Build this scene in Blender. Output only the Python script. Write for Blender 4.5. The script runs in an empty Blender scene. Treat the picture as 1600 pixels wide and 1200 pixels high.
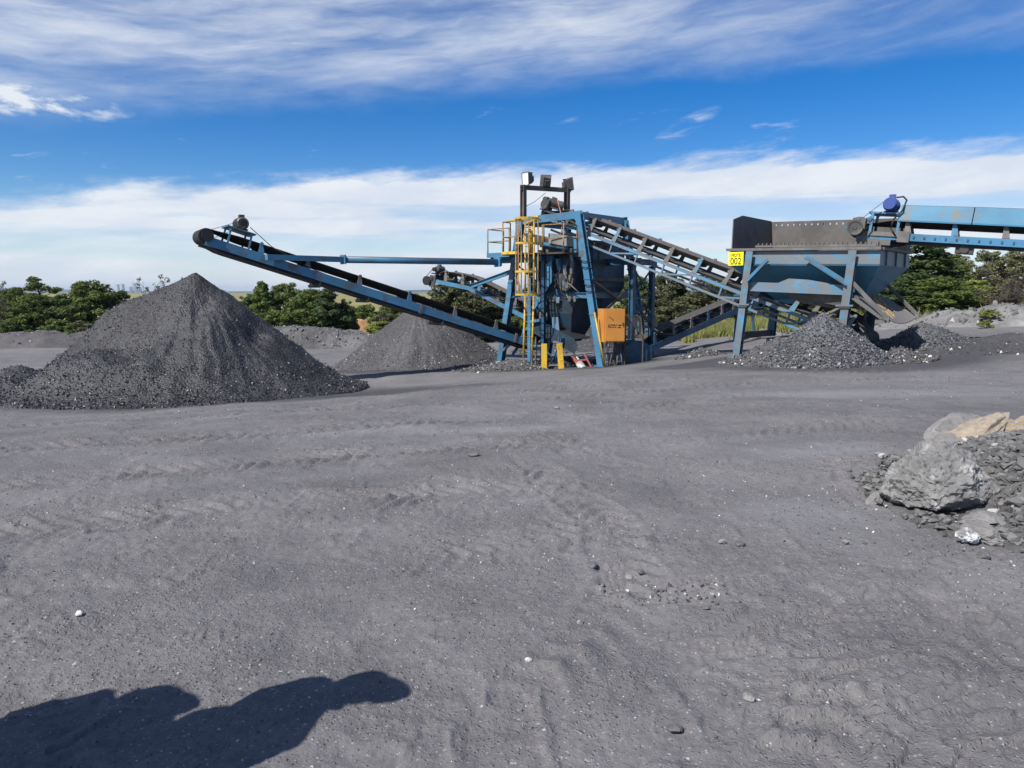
import bpy, bmesh, math, random
import numpy as np
from mathutils import Vector, Matrix
R = math.radians
rng = np.random.default_rng(7)
random.seed(7)
scene = bpy.context.scene
COL = scene.collection

# ------------------------------------------------------------------ camera numbers
FPX, HZ, EYE = 1150.0, 458.0, 1.7
PITCH = math.atan((600 - HZ) / FPX)
CP, SP = math.cos(PITCH), math.sin(PITCH)
def at(px, py, Y):
    """world point at distance Y (metres ahead) seen at photo pixel px, py"""
    x = (px - 800) / FPX; y = (600 - py) / FPX
    dy = CP + SP * y; dz = -SP + CP * y
    t = Y / dy
    return Vector((x * t, Y, EYE + t * dz))

# ------------------------------------------------------------------ noise (numpy)
def _hash(ix, iy, iz, seed):
    h = (ix * 374761393 + iy * 668265263 + iz * 2147483647 + seed * 1274126177) & 0xFFFFFFFF
    h = ((h ^ (h >> 13)) * 1274126177) & 0xFFFFFFFF
    h = ((h ^ (h >> 16)) * 2246822519) & 0xFFFFFFFF
    return ((h ^ (h >> 15)) & 0xFFFF) / 65535.0
def vnoise(p, seed=0):
    p = np.asarray(p, float)
    i = np.floor(p).astype(np.int64); f = p - i
    f = f * f * f * (f * (f * 6 - 15) + 10)
    out = 0
    for dx in (0, 1):
        wx = f[:, 0] if dx else 1 - f[:, 0]
        for dy in (0, 1):
            wy = f[:, 1] if dy else 1 - f[:, 1]
            for dz in (0, 1):
                wz = f[:, 2] if dz else 1 - f[:, 2]
                out = out + wx * wy * wz * _hash(i[:, 0] + dx, i[:, 1] + dy, i[:, 2] + dz, seed)
    return out * 2 - 1
def fbm(p, octv=4, seed=0, gain=.5, lac=2.03):
    p = np.asarray(p, float); a = 1; s = 0; n = 0
    for k in range(octv):
        s = s + a * vnoise(p, seed + k * 17); n += a
        p = p * lac + 13.7; a *= gain
    return s / n
def ridged(p, octv=4, seed=0):
    p = np.asarray(p, float); a = 1; s = 0; n = 0
    for k in range(octv):
        s = s + a * (1 - np.abs(vnoise(p, seed + k * 31)) * 2); n += a
        p = p * 2.1 + 7.3; a *= .5
    return s / n
def sstep(a, b, x):
    t = np.clip((x - a) / (b - a), 0, 1); return t * t * (3 - 2 * t)

# ------------------------------------------------------------------ objects
def tag(o, label=None, cat=None, group=None, kind=None):
    if label: o['label'] = label
    if cat: o['category'] = cat
    if group: o['group'] = group
    if kind: o['kind'] = kind
    return o
def empty(name, loc, label=None, cat=None, group=None, rz=0):
    o = bpy.data.objects.new(name, None); COL.objects.link(o)
    o.location = loc; o.rotation_euler.z = rz; o.empty_display_size = .3
    return tag(o, label, cat, group)
def mesh_obj(name, verts, faces, mats, parent=None, smooth=False, mi=None, origin=None):
    me = bpy.data.meshes.new(name)
    verts = np.asarray(verts, float)
    off = None
    if parent is not None: off = np.array(parent_world(parent))
    elif origin is not None: off = np.array(origin)
    if off is not None: verts = verts - off
    me.from_pydata(verts.tolist(), [], faces)
    if not isinstance(mats, (list, tuple)): mats = [mats]
    for m in mats: me.materials.append(m)
    if mi is not None: me.polygons.foreach_set('material_index', mi)
    if isinstance(smooth, (list, np.ndarray)): me.polygons.foreach_set('use_smooth', smooth)
    elif smooth: me.polygons.foreach_set('use_smooth', [True] * len(me.polygons))
    me.update()
    o = bpy.data.objects.new(name, me); COL.objects.link(o)
    if parent is not None: o.parent = parent
    elif origin is not None: o.location = origin
    return o
def parent_world(o):
    v = Vector((0, 0, 0))
    while o is not None:
        v = v + o.location; o = o.parent
    return v
def fast_mesh(name, V, F4=None, F3=None, mats=(), parent=None, smooth=False, origin=None):
    """numpy verts, quads and triangles -> object (quick for big meshes)"""
    me = bpy.data.meshes.new(name)
    V = np.asarray(V, np.float32)
    off = None
    if parent is not None: off = np.array(parent_world(parent), np.float32)
    elif origin is not None: off = np.array(origin, np.float32)
    if off is not None: V = V - off
    loops = []; starts = []; tot = 0
    if F4 is not None and len(F4):
        F4 = np.asarray(F4, np.int32); loops.append(F4.ravel()); starts.append(np.arange(len(F4)) * 4); tot = len(F4) * 4
    if F3 is not None and len(F3):
        F3 = np.asarray(F3, np.int32); loops.append(F3.ravel()); starts.append(tot + np.arange(len(F3)) * 3)
    loops = np.concatenate(loops); starts = np.concatenate(starts)
    me.vertices.add(len(V)); me.vertices.foreach_set('co', V.ravel())
    me.loops.add(len(loops)); me.loops.foreach_set('vertex_index', loops.astype(np.int32))
    me.polygons.add(len(starts)); me.polygons.foreach_set('loop_start', starts.astype(np.int32))
    for m in (mats if isinstance(mats, (list, tuple)) else [mats]): me.materials.append(m)
    me.polygons.foreach_set('use_smooth', np.full(len(starts), bool(smooth)))
    me.update(calc_edges=True); me.validate()
    o = bpy.data.objects.new(name, me); COL.objects.link(o)
    if parent is not None: o.parent = parent
    elif origin is not None: o.location = origin
    return o

class MB:
    """collects shapes into one mesh"""
    def __init__(s): s.v = []; s.f = []; s.sm = []; s.mi = []
    def add(s, vs, fs, smooth=False, m=0):
        b = len(s.v); s.v += [tuple(v) for v in vs]
        for f in fs: s.f.append([b + i for i in f]); s.sm.append(smooth); s.mi.append(m)
        return s
    def box(s, c, size, ax=None, m=0):
        c = Vector(c); ax = ax or (Vector((1, 0, 0)), Vector((0, 1, 0)), Vector((0, 0, 1)))
        h = [a * (d / 2) for a, d in zip(ax, size)]
        vs = [c + h[0] * i + h[1] * j + h[2] * k for i in (-1, 1) for j in (-1, 1) for k in (-1, 1)]
        return s.add(vs, [(0, 1, 3, 2), (4, 6, 7, 5), (0, 4, 5, 1), (2, 3, 7, 6), (0, 2, 6, 4), (1, 5, 7, 3)], m=m)
    @staticmethod
    def frame(p0, p1, up=Vector((0, 0, 1))):
        d = (Vector(p1) - Vector(p0)).normalized()
        if abs(d.dot(up)) > .98: up = Vector((0.755, -.656, 0))
        lat = d.cross(up).normalized(); u2 = lat.cross(d).normalized()
        return d, lat, u2
    def profile(s, p0, p1, poly, up=Vector((0, 0, 1)), m=0):
        """extrude 2-D polygon (lateral, up) from p0 to p1"""
        p0 = Vector(p0); p1 = Vector(p1); d, l, u = MB.frame(p0, p1, up); n = len(poly)
        vs = [p0 + l * a + u * b for a, b in poly] + [p1 + l * a + u * b for a, b in poly]
        fs = [(i, (i + 1) % n, n + (i + 1) % n, n + i) for i in range(n)]
        fs += [tuple(range(n))[::-1], tuple(range(n, 2 * n))]
        return s.add(vs, fs, m=m)
    def beam(s, p0, p1, w, h, up=Vector((0, 0, 1)), m=0):
        return s.profile(p0, p1, [(-w / 2, -h / 2), (w / 2, -h / 2), (w / 2, h / 2), (-w / 2, h / 2)], up, m)
    def chan(s, p0, p1, w, h, t=.02, side=1, up=Vector((0, 0, 1)), m=0):
        """C channel: web on the +side, flanges pointing the other way"""
        a, b = side * w / 2, -side * w / 2
        q = [(a, -h / 2), (a, h / 2), (b, h / 2), (b, h / 2 - t), (a - side * t, h / 2 - t), (a - side * t, -h / 2 + t), (b, -h / 2 + t), (b, -h / 2)]
        return s.profile(p0, p1, q, up, m)
    def ibeam(s, p0, p1, w, h, t=.025, up=Vector((0, 0, 1)), m=0):
        a, c, k = w / 2, h / 2, t / 2
        q = [(-a, -c), (a, -c), (a, -c + t), (k, -c + t), (k, c - t), (a, c - t), (a, c), (-a, c), (-a, c - t), (-k, c - t), (-k, -c + t), (-a, -c + t)]
        return s.profile(p0, p1, q, up, m)
    def angle(s, p0, p1, w, t=.014, up=Vector((0, 0, 1)), m=0):
        q = [(0, 0), (w, 0), (w, t), (t, t), (t, w), (0, w)]
        return s.profile(p0, p1, q, up, m)
    def tube(s, p0, p1, r, n=10, r1=None, m=0, caps=True):
        p0 = Vector(p0); p1 = Vector(p1); d, l, u = MB.frame(p0, p1); r1 = r if r1 is None else r1
        vs = [p0 + (l * math.cos(2 * math.pi * i / n) + u * math.sin(2 * math.pi * i / n)) * r for i in range(n)]
        vs += [p1 + (l * math.cos(2 * math.pi * i / n) + u * math.sin(2 * math.pi * i / n)) * r1 for i in range(n)]
        s.add(vs, [(i, (i + 1) % n, n + (i + 1) % n, n + i) for i in range(n)], True, m)
        if caps:
            b = len(s.v) - 2 * n
            s.f.append([b + i for i in range(n)][::-1]); s.sm.append(False); s.mi.append(m)
            s.f.append([b + n + i for i in range(n)]); s.sm.append(False); s.mi.append(m)
        return s
    def path(s, pts, r, n=7, m=0):
        for a, b in zip(pts[:-1], pts[1:]): s.tube(a, b, r, n, m=m)
        return s
    def rings(s, p0, p1, prof, n=18, m=0):
        """lathe: prof = [(distance along axis 0..1, radius)]"""
        p0 = Vector(p0); p1 = Vector(p1); d, l, u = MB.frame(p0, p1); L = p1 - p0
        for (t0, r0), (t1, r1) in zip(prof[:-1], prof[1:]):
            if abs(t0 - t1) < 1e-6 and abs(r0 - r1) < 1e-6: continue
            a = p0 + L * t0; b = p0 + L * t1
            vs = [a + (l * math.cos(2 * math.pi * i / n) + u * math.sin(2 * math.pi * i / n)) * max(r0, .0005) for i in range(n)]
            vs += [b + (l * math.cos(2 * math.pi * i / n) + u * math.sin(2 * math.pi * i / n)) * max(r1, .0005) for i in range(n)]
            s.add(vs, [(i, (i + 1) % n, n + (i + 1) % n, n + i) for i in range(n)], abs(t0 - t1) > 1e-4, m)
        return s
    def plate(s, pts, th=.015, m=0):
        pts = [Vector(p) for p in pts]; n = len(pts)
        nn = Vector((0, 0, 0))
        for i in range(n): nn += pts[i].cross(pts[(i + 1) % n])
        nn.normalize()
        vs = [p + nn * th / 2 for p in pts] + [p - nn * th / 2 for p in pts]
        fs = [tuple(range(n)), tuple(range(n, 2 * n))[::-1]] + [(i, n + i, n + (i + 1) % n, (i + 1) % n) for i in range(n)]
        return s.add(vs, fs, m=m)
    def build(s, name, mats, parent=None, origin=None):
        o = mesh_obj(name, s.v, s.f, mats, parent, s.sm, s.mi, origin)
        return o
# ------------------------------------------------------------------ materials
class NT:
    def __init__(s, nt): s.nt = nt; s.n = nt.nodes; s.l = nt.links
    def node(s, t, **kw):
        n = s.n.new(t)
        for k, v in kw.items():
            if k == 'op': n.operation = v
            elif k == 'bt': n.blend_type = v
            elif k == 'dt': n.data_type = v
            elif isinstance(k, str) and k.startswith('_'): setattr(n, k[1:], v)
        return n
    def set(s, sock, v):
        if v is None: return
        if isinstance(v, bpy.types.NodeSocket): s.l.new(v, sock)
        else: sock.default_value = v
    def math(s, op, a, b=None, c=None, clamp=False):
        n = s.n.new('ShaderNodeMath'); n.operation = op; n.use_clamp = clamp
        for i, v in enumerate((a, b, c)): s.set(n.inputs[i], v)
        return n.outputs[0]
    def vmath(s, op, a, b=None, out=0):
        n = s.n.new('ShaderNodeVectorMath'); n.operation = op
        s.set(n.inputs[0], a)
        if b is not None: s.set(n.inputs[1], b)
        return n.outputs[out]
    def mix(s, f, a, b, bt='MIX'):
        n = s.n.new('ShaderNodeMix'); n.data_type = 'RGBA'; n.blend_type = bt
        s.set(n.inputs[0], f)
        for i, v in ((6, a), (7, b)):
            if isinstance(v, (tuple, list)) and len(v) == 3: v = (*v, 1)
            s.set(n.inputs[i], v)
        return n.outputs[2]
    def noise(s, vec, scale, detail=4, rough=.55, dist=0):
        n = s.n.new('ShaderNodeTexNoise'); s.set(n.inputs['Vector'], vec)
        n.inputs['Scale'].default_value = scale; n.inputs['Detail'].default_value = detail
        n.inputs['Roughness'].default_value = rough; n.inputs['Distortion'].default_value = dist
        return n.outputs[0]
    def vor(s, vec, scale, feature='F1', out=0, rnd=1):
        n = s.n.new('ShaderNodeTexVoronoi'); s.set(n.inputs['Vector'], vec); n.feature = feature
        n.inputs['Scale'].default_value = scale; n.inputs['Randomness'].default_value = rnd
        return n.outputs[out]
    def ramp(s, f, a, b, clamp=True):
        n = s.n.new('ShaderNodeMapRange'); n.interpolation_type = 'SMOOTHSTEP'; n.clamp = clamp
        s.set(n.inputs[0], f); n.inputs[1].default_value = a; n.inputs[2].default_value = b
        return n.outputs[0]
    def bump(s, h, strength=.5, dist=.02, normal=None):
        n = s.n.new('ShaderNodeBump'); s.set(n.inputs['Height'], h)
        n.inputs['Strength'].default_value = strength; n.inputs['Distance'].default_value = dist
        if normal is not None: s.set(n.inputs['Normal'], normal)
        return n.outputs[0]
def mat(name):
    m = bpy.data.materials.new(name); m.use_nodes = True
    t = NT(m.node_tree); b = t.n['Principled BSDF']
    tc = t.n.new('ShaderNodeTexCoord')
    geo = t.n.new('ShaderNodeNewGeometry')
    t.obj = tc.outputs['Object']; t.pos = geo.outputs['Position']; t.nrm = geo.outputs['Normal']
    t.isl = geo.outputs['Random Per Island']
    return m, t, b
def c4(c): return (*c, 1) if len(c) == 3 else c

def coal_mat(name, base, var=.5, rough=.62, bscale=9., bdist=.05, speck=.0, spec=.5, tint=(1, 1, 1)):
    m, t, b = mat(name)
    n1 = t.noise(t.pos, .35, 5, .6); n2 = t.noise(t.pos, 14, 3, .7)
    v = t.vor(t.pos, bscale); vc = t.vor(t.pos, bscale, out=1)
    sep = t.n.new('ShaderNodeSeparateColor'); t.l.new(vc, sep.inputs[0])
    lo = tuple(base * (1 - var) * k for k in tint); hi = tuple(base * (1 + var) * k for k in tint)
    c = t.mix(t.ramp(n1, .35, .68), lo, hi)
    c = t.mix(t.math('MULTIPLY', sep.outputs[0], .55), c, t.mix(sep.outputs[1], tuple(x * .35 for x in lo), tuple(x * 1.5 for x in hi)))
    c = t.mix(t.math('MULTIPLY', t.ramp(n2, .3, .7), .35), c, lo)
    if speck:
        s = t.math('GREATER_THAN', sep.outputs[2], 1 - speck)
        c = t.mix(t.math('MULTIPLY', s, .7), c, (.34, .34, .36))
    t.l.new(c, b.inputs['Base Color'])
    h = t.math('ADD', t.math('MULTIPLY', v, -1.0), t.math('MULTIPLY', n2, .5))
    t.l.new(t.bump(h, .7, bdist), b.inputs['Normal'])
    b.inputs['Roughness'].default_value = rough
    b.inputs['Specular IOR Level'].default_value = spec
    return m
M = {}
M['coal'] = coal_mat('coal_dark', .036, .45, .6, 20, .035, 0, .5, (1, 1, 1.08))
M['coal_mid'] = coal_mat('coal_fines', .075, .35, .75, 22, .02, .004, .3, (1.0, .98, 1.02))
M['coal_lump'] = coal_mat('coal_lump', .10, .4, .5, 5, .02, .0, .5, (.97, 1, 1.06))
def chunk_mat(name, lo, hi, glint=.04, rough=.5, gl=(.42, .43, .46)):
    m, t, b = mat(name)
    c = t.mix(t.isl, lo, hi)
    n = t.noise(t.pos, 30, 3)
    c = t.mix(t.math('MULTIPLY', n, .5), c, lo)
    c = t.mix(t.math('GREATER_THAN', t.math('FRACT', t.math('MULTIPLY', t.isl, 91.7)), 1 - glint), c, gl)  # some coal lumps coloured pale as painted glints; pale chips in shale and grit
    t.l.new(c, b.inputs['Base Color']); b.inputs['Roughness'].default_value = rough
    b.inputs['Specular IOR Level'].default_value = .55
    t.l.new(t.bump(n, .3, .01), b.inputs['Normal'])
    return m
M['chunk'] = chunk_mat('coal_chunks', (.016, .016, .018), (.066, .067, .074), .022, .42, (.29, .295, .31))
M['chunk_pale'] = chunk_mat('coal_lumps', (.045, .046, .05), (.18, .183, .195), .015, .45, (.38, .39, .41))
M['shale'] = chunk_mat('shale_fragments', (.06, .059, .058), (.21, .207, .203), .025, .8, (.40, .39, .38))
M['grit'] = chunk_mat('grit', (.045, .043, .044), (.17, .165, .165), .10, .7, (.5, .49, .48))

def ground_mat():
    m, t, b = mat('coal_dust_ground')
    big = t.noise(t.pos, .16, 5, .6); mid = t.noise(t.pos, 1.1, 5, .62); fine = t.noise(t.pos, 26, 4, .7)
    vf = t.noise(t.pos, 160, 2, .7)
    st = t.vmath('MULTIPLY', t.pos, (1.1, 1.7, 1))
    streak = t.noise(st, .55, 4, .6, .8)
    c = t.mix(t.ramp(big, .3, .72), (.126, .122, .124), (.188, .181, .182))
    c = t.mix(t.math('MULTIPLY', t.ramp(mid, .35, .7), .45), c, (.225, .217, .218))
    c = t.mix(t.math('MULTIPLY', t.ramp(streak, .52, .72), .35), c, (.1, .098, .103))
    c = t.mix(t.math('MULTIPLY', t.ramp(fine, .25, .75), .4), (.075, .073, .075), c) if False else t.mix(t.math('MULTIPLY', t.ramp(fine, .62, .3), .35), c, (.07, .068, .071))
    # pale flecks of stone trodden into the dust
    for sc, th, k in ((48, .96, .6), (120, .94, .6), (75, .95, .6)):
        vcol = t.vor(t.pos, sc, out=1); d = t.vor(t.pos, sc)
        sep = t.n.new('ShaderNodeSeparateColor'); t.l.new(vcol, sep.inputs[0])
        f = t.math('MULTIPLY', t.math('GREATER_THAN', sep.outputs[0], th), t.ramp(d, .42, .25))
        c = t.mix(t.math('MULTIPLY', f, k), c, t.mix(sep.outputs[1], (.2, .2, .2), (.55, .54, .53)))
    att = t.n.new('ShaderNodeAttribute'); att.attribute_name = 'zone'
    z = t.n.new('ShaderNodeSeparateColor'); t.l.new(att.outputs['Color'], z.inputs[0])
    # R: grass far away, G: darker spilled coal, B: pale dusty patch
    c = t.mix(t.math('MULTIPLY', z.outputs[1], .9), c, (.06, .06, .064))
    c = t.mix(t.math('MULTIPLY', z.outputs[2], .5), c, (.225, .225, .23))
    gn = t.noise(t.pos, .02, 6, .6); gn2 = t.noise(t.pos, .6, 4, .6)
    g = t.mix(t.ramp(gn, .3, .7), (.215, .19, .07), (.29, .255, .105))
    g = t.mix(t.math('MULTIPLY', t.ramp(gn2, .4, .7), .4), g, (.11, .13, .035))
    c = t.mix(z.outputs[0], c, g)
    t.l.new(c, b.inputs['Base Color'])
    h = t.math('ADD', t.math('MULTIPLY', fine, 1.0), t.math('MULTIPLY', vf, .3))
    vv = t.vor(t.pos, 38); h = t.math('ADD', h, t.math('MULTIPLY', t.ramp(vv, .32, .1), .35))
    pat = t.ramp(t.noise(t.pos, .9, 4, .6), .34, .66); h = t.math('MULTIPLY', h, t.math('ADD', .3, t.math('MULTIPLY', pat, .9)))
    t.l.new(t.bump(h, .75, .03, t.bump(mid, .4, .07)), b.inputs['Normal'])
    b.inputs['Roughness'].default_value = .88; b.inputs['Specular IOR Level'].default_value = .25
    return m
M['ground'] = ground_mat()

def paint(name, col, dust=.35, dustcol=(.16, .15, .145), rough=.5, rust=.08, metal=0, dscale=2.2):
    m, t, b = mat(name)
    n = t.noise(t.pos, dscale, 6, .68); n2 = t.noise(t.pos, 11, 4, .65); n3 = t.noise(t.pos, .8, 3, .5)
    sep = t.n.new('ShaderNodeSeparateXYZ'); t.l.new(t.nrm, sep.inputs[0])
    up = t.ramp(sep.outputs[2], .15, .85)
    lo = tuple(x * .78 for x in col); hi = tuple(min(1, x * 1.12) for x in col)
    c = t.mix(t.ramp(n3, .3, .7), lo, hi)
    f = t.ramp(n, .66 - dust * .45, .78 - dust * .3)
    c = t.mix(t.math('MULTIPLY', f, .85), c, dustcol)
    c = t.mix(t.math('MULTIPLY', up, .85), c, tuple(x * .8 for x in dustcol))
    c = t.mix(t.math('MULTIPLY', t.ramp(n2, .72 - rust * .8, .78 - rust * .6), .7), c, (.1, .055, .03))
    t.l.new(c, b.inputs['Base Color'])
    b.inputs['Roughness'].default_value = rough; b.inputs['Metallic'].default_value = metal
    t.l.new(t.bump(n2, .25, .006), b.inputs['Normal'])
    return m
M['blue'] = paint('blue_painted_steel', (.054, .195, .335), .42, (.095, .092, .09), rust=.07)
M['blue_clean'] = paint('blue_cover_paint', (.042, .18, .30), .34, (.16, .145, .115), rust=.02)
M['blue_dusty'] = paint('dusty_blue_steel', (.075, .235, .38), .62, (.17, .16, .155), rust=.05, dscale=3.2)
M['blue_worn'] = paint('worn_dusty_blue_steel', (.075, .25, .40), .74, (.175, .165, .155), rust=.06, dscale=3.6)
M['blue_leg'] = paint('dust_streaked_leg', (.07, .235, .38), .7, (.15, .135, .12), rust=.10, dscale=2.6)
M['blue_dark'] = paint('shade_dark_blue_steel', (.022, .085, .155), .4, (.03, .032, .036), rust=.06)  # blue darkened to paint in the deep shade of the tower
M['blue_cone'] = paint('hopper_cone_steel', (.045, .19, .31), .22, (.07, .068, .066), rust=.06)  # darker than the band: shade under the overhang put into the colour
M['steel'] = paint('dusty_grey_steel', (.12, .115, .11), .5, (.17, .16, .15), .65, .08)
M['steel_dark'] = paint('sooty_steel', (.05, .047, .046), .35, (.1, .095, .09), .6, .1)
M['inner'] = paint('worn_hopper_plate', (.095, .088, .082), .5, (.118, .109, .103), .7, .03)
M['yellow'] = paint('yellow_paint', (.62, .40, .035), .2, (.2, .14, .08), .5, .2)
M['rail'] = paint('rusty_yellow_rail', (.4, .23, .06), .35, (.17, .1, .06), .6, .3)
M['orange'] = paint('orange_box_paint', (.56, .235, .045), .12, (.33, .17, .06), .5, .05)
M['red'] = paint('faded_red_paint', (.36, .09, .07), .3, (.2, .14, .12), .6, .1)
M['white'] = paint('dirty_white', (.55, .54, .52), .3, (.3, .28, .26), .6, .03)
M['mast'] = paint('brown_steel', (.085, .07, .06), .3, (.15, .13, .11), .6, .15)
M['motor'] = paint('motor_grey', (.06, .06, .06), .35, (.13, .12, .11), .5, .05)
M['motor_blue'] = paint('motor_blue', (.035, .07, .25), .1, (.12, .12, .2), .4, .02)
M['rust_tray'] = paint('spill_tray', (.22, .21, .2), .4, (.165, .155, .15), .7, .02)
def simple(name, col, rough=.6, spec=.5, nz=0):
    m, t, b = mat(name)
    if nz:
        n = t.noise(t.pos, nz, 4, .6); t.l.new(t.mix(n, tuple(x * .6 for x in col), tuple(x * 1.35 for x in col)), b.inputs['Base Color'])
        t.l.new(t.bump(n, .3, .01), b.inputs['Normal'])
    else: b.inputs['Base Color'].default_value = c4(col)
    b.inputs['Roughness'].default_value = rough; b.inputs['Specular IOR Level'].default_value = spec
    return m
M['belt'] = simple('rubber_belt', (.028, .026, .026), .75, .3, 6)
M['belt_dusty'] = simple('dusty_rubber_belt', (.085, .077, .074), .8, .3, 5)
M['rubber'] = simple('black_rubber', (.015, .015, .016), .6, .4)
M['sign'] = simple('yellow_sign', (.86, .80, .01), .45)
M['ink'] = simple('black_lettering', (.02, .02, .02), .6)
M['glass'] = simple('lamp_glass', (.75, .76, .78), .12, .8)
M['dirt'] = simple('orange_soil', (.40, .22, .11), .95, .2, 1.3)
M['mesh_wire'] = simple('guard_wire', (.12, .10, .07), .6)
M['cable'] = simple('orange_cable', (.42, .17, .10), .6)
M['sawdust'] = simple('tan_scale', (.42, .29, .13), .9, .2, 20)
M['straw'] = simple('straw_debris', (.45, .38, .2), .9, .2, 25)

def rock_mat(name, lo, hi, white=0., strat=0., scale=3., wcol=(.62, .61, .6), lo2=None):
    m, t, b = mat(name)
    n = t.noise(t.obj, scale, 8, .65); n2 = t.noise(t.obj, scale * 6, 5, .7)
    c = t.mix(t.ramp(n, .3, .7), lo, hi)
    if strat:
        w = t.n.new('ShaderNodeTexWave'); w.wave_type = 'BANDS'; w.bands_direction = 'Z'
        t.l.new(t.obj, w.inputs['Vector']); w.inputs['Scale'].default_value = strat; w.inputs['Distortion'].default_value = 4
        w.inputs['Detail'].default_value = 4; w.inputs['Detail Scale'].default_value = 2
        c = t.mix(t.math('MULTIPLY', w.outputs[1], .55), c, lo2 or (.42, .30, .17))
    c = t.mix(t.math('MULTIPLY', t.ramp(n2, .35, .7), .4), c, tuple(x * .45 for x in lo))
    if white:
        f = t.math('MULTIPLY', t.ramp(t.noise(t.obj, scale * 1.4, 6, .7, .4), .62 - white * .2, .72 - white * .15), t.ramp(n2, .3, .55))
        c = t.mix(t.math('MULTIPLY', f, .8), c, wcol)
    t.l.new(c, b.inputs['Base Color']); b.inputs['Roughness'].default_value = .85
    b.inputs['Specular IOR Level'].default_value = .3
    t.l.new(t.bump(t.math('ADD', n2, t.math('MULTIPLY', t.noise(t.obj, scale * 20, 3, .7), .4)), .6, .025), b.inputs['Normal'])
    return m
M['boulder'] = rock_mat('grey_boulder', (.165, .162, .16), (.26, .256, .25), .35, 0, 3.2, (.5, .49, .47))
M['greyslab'] = rock_mat('grey_slab', (.17, .165, .16), (.25, .24, .235), .1, 0, 3)
M['sandstone'] = rock_mat('tan_sandstone', (.25, .222, .185), (.35, .318, .275), .1, 9, 2.5)
M['quartz'] = rock_mat('white_flecked_rock', (.2, .2, .2), (.3, .3, .31), .9, 0, 4, (.85, .86, .9))
M['ochre'] = rock_mat('ochre_rock', (.3, .25, .2), (.4, .3, .17), .2, 0, 4)
M['berm'] = rock_mat('berm_spoil', (.13, .128, .127), (.25, .245, .24), .12, 0, .7, (.4, .39, .38))
M['berm_mid'] = rock_mat('gravel_bank', (.075, .073, .074), (.15, .147, .147), .06, 0, .7, (.3, .3, .29))
M['berm_dark'] = rock_mat('dark_berm', (.075, .07, .072), (.125, .118, .118), 0, 0, .7)

def leaf_mat(name, lo, hi, dead=0.):
    m, t, b = mat(name)
    tr = t.n.new('ShaderNodeBsdfTranslucent'); mx = t.n.new('ShaderNodeMixShader'); mx.inputs[0].default_value = .28
    n = t.noise(t.obj, .9, 3, .6)
    c = t.mix(t.isl, lo, hi)
    c = t.mix(t.math('MULTIPLY', t.ramp(n, .35, .7), .5), c, tuple(x * 1.35 for x in hi))
    t.l.new(c, b.inputs['Base Color']); t.l.new(c, tr.inputs[0])
    b.inputs['Roughness'].default_value = .65; b.inputs['Specular IOR Level'].default_value = .25
    out = t.n['Material Output']
    t.l.new(b.outputs[0], mx.inputs[1]); t.l.new(tr.outputs[0], mx.inputs[2]); t.l.new(mx.outputs[0], out.inputs[0])
    return m
M['pine'] = leaf_mat('pine_needles', (.035, .06, .015), (.125, .165, .038))
M['pine2'] = leaf_mat('dark_pine_needles', (.028, .052, .018), (.075, .11, .036))
M['olive'] = leaf_mat('olive_foliage', (.05, .06, .025), (.12, .125, .06))
M['euca'] = leaf_mat('eucalyptus_leaves', (.075, .085, .035), (.17, .17, .085))
M['bright'] = leaf_mat('bright_shrub', (.11, .15, .03), (.24, .27, .07))
M['brown'] = leaf_mat('brown_twigs', (.075, .06, .05), (.15, .13, .105))
M['grass'] = leaf_mat('grass_blades', (.13, .16, .04), (.30, .30, .11))
M['bark'] = simple('bark', (.09, .07, .055), .9, .2, 8)
# ------------------------------------------------------------------ camera, sun, sky
cam = bpy.data.cameras.new('camera'); co = bpy.data.objects.new('camera', cam); COL.objects.link(co)
co.location = (0, 0, EYE); co.rotation_euler = (math.pi / 2 - PITCH, 0, 0)
cam.sensor_width = 36; cam.lens = 36 * FPX / 1600; cam.clip_start = .05; cam.clip_end = 60000
scene.camera = co
SUN_EL, SUN_AZ = R(47), R(226)            # azimuth clockwise from +Y
sd = Vector((math.sin(SUN_AZ) * math.cos(SUN_EL), math.cos(SUN_AZ) * math.cos(SUN_EL), math.sin(SUN_EL)))
sl = bpy.data.lights.new('sun', 'SUN'); sl.energy = SUN_POWER = 5.0; sl.angle = R(.53); sl.color = (1, .955, .89)
so = bpy.data.objects.new('sun', sl); COL.objects.link(so); so.rotation_euler = (-sd).to_track_quat('-Z', 'Y').to_euler()
scene.view_settings.view_transform = 'Standard'; scene.view_settings.look = 'None'
scene.view_settings.exposure = EXPOSURE = 0.35; scene.view_settings.gamma = 1

w = bpy.data.worlds.new("World"); scene.world = w; w.use_nodes = True
t = NT(w.node_tree); bg = t.n['Background']
sky = t.n.new('ShaderNodeTexSky'); sky.sky_type = 'NISHITA'; sky.sun_disc = False
sky.sun_elevation = SUN_EL; sky.sun_rotation = SUN_AZ; sky.altitude = 1500
sky.air_density = 1.0; sky.dust_density = .6; sky.ozone_density = 2.0
hs = t.n.new('ShaderNodeHueSaturation'); t.l.new(sky.outputs[0], hs.inputs['Color'])
hs.inputs['Saturation'].default_value = 1.5; hs.inputs['Value'].default_value = .97; hs.inputs['Hue'].default_value = .510
tc = t.n.new('ShaderNodeTexCoord')
sep = t.n.new('ShaderNodeSeparateXYZ'); t.l.new(tc.outputs['Generated'], sep.inputs[0])
DEG = 180 / math.pi
el = t.math('MULTIPLY', t.math('ARCSINE', sep.outputs[2]), DEG)
az = t.math('MULTIPLY', t.math('ARCTAN2', sep.outputs[0], sep.outputs[1]), DEG)
def comb(x, y, z=0):
    n = t.n.new('ShaderNodeCombineXYZ')
    for i, v in enumerate((x, y, z)): t.set(n.inputs[i], v)
    return n.outputs[0]
az2 = t.math('MULTIPLY', az, az)
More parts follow.
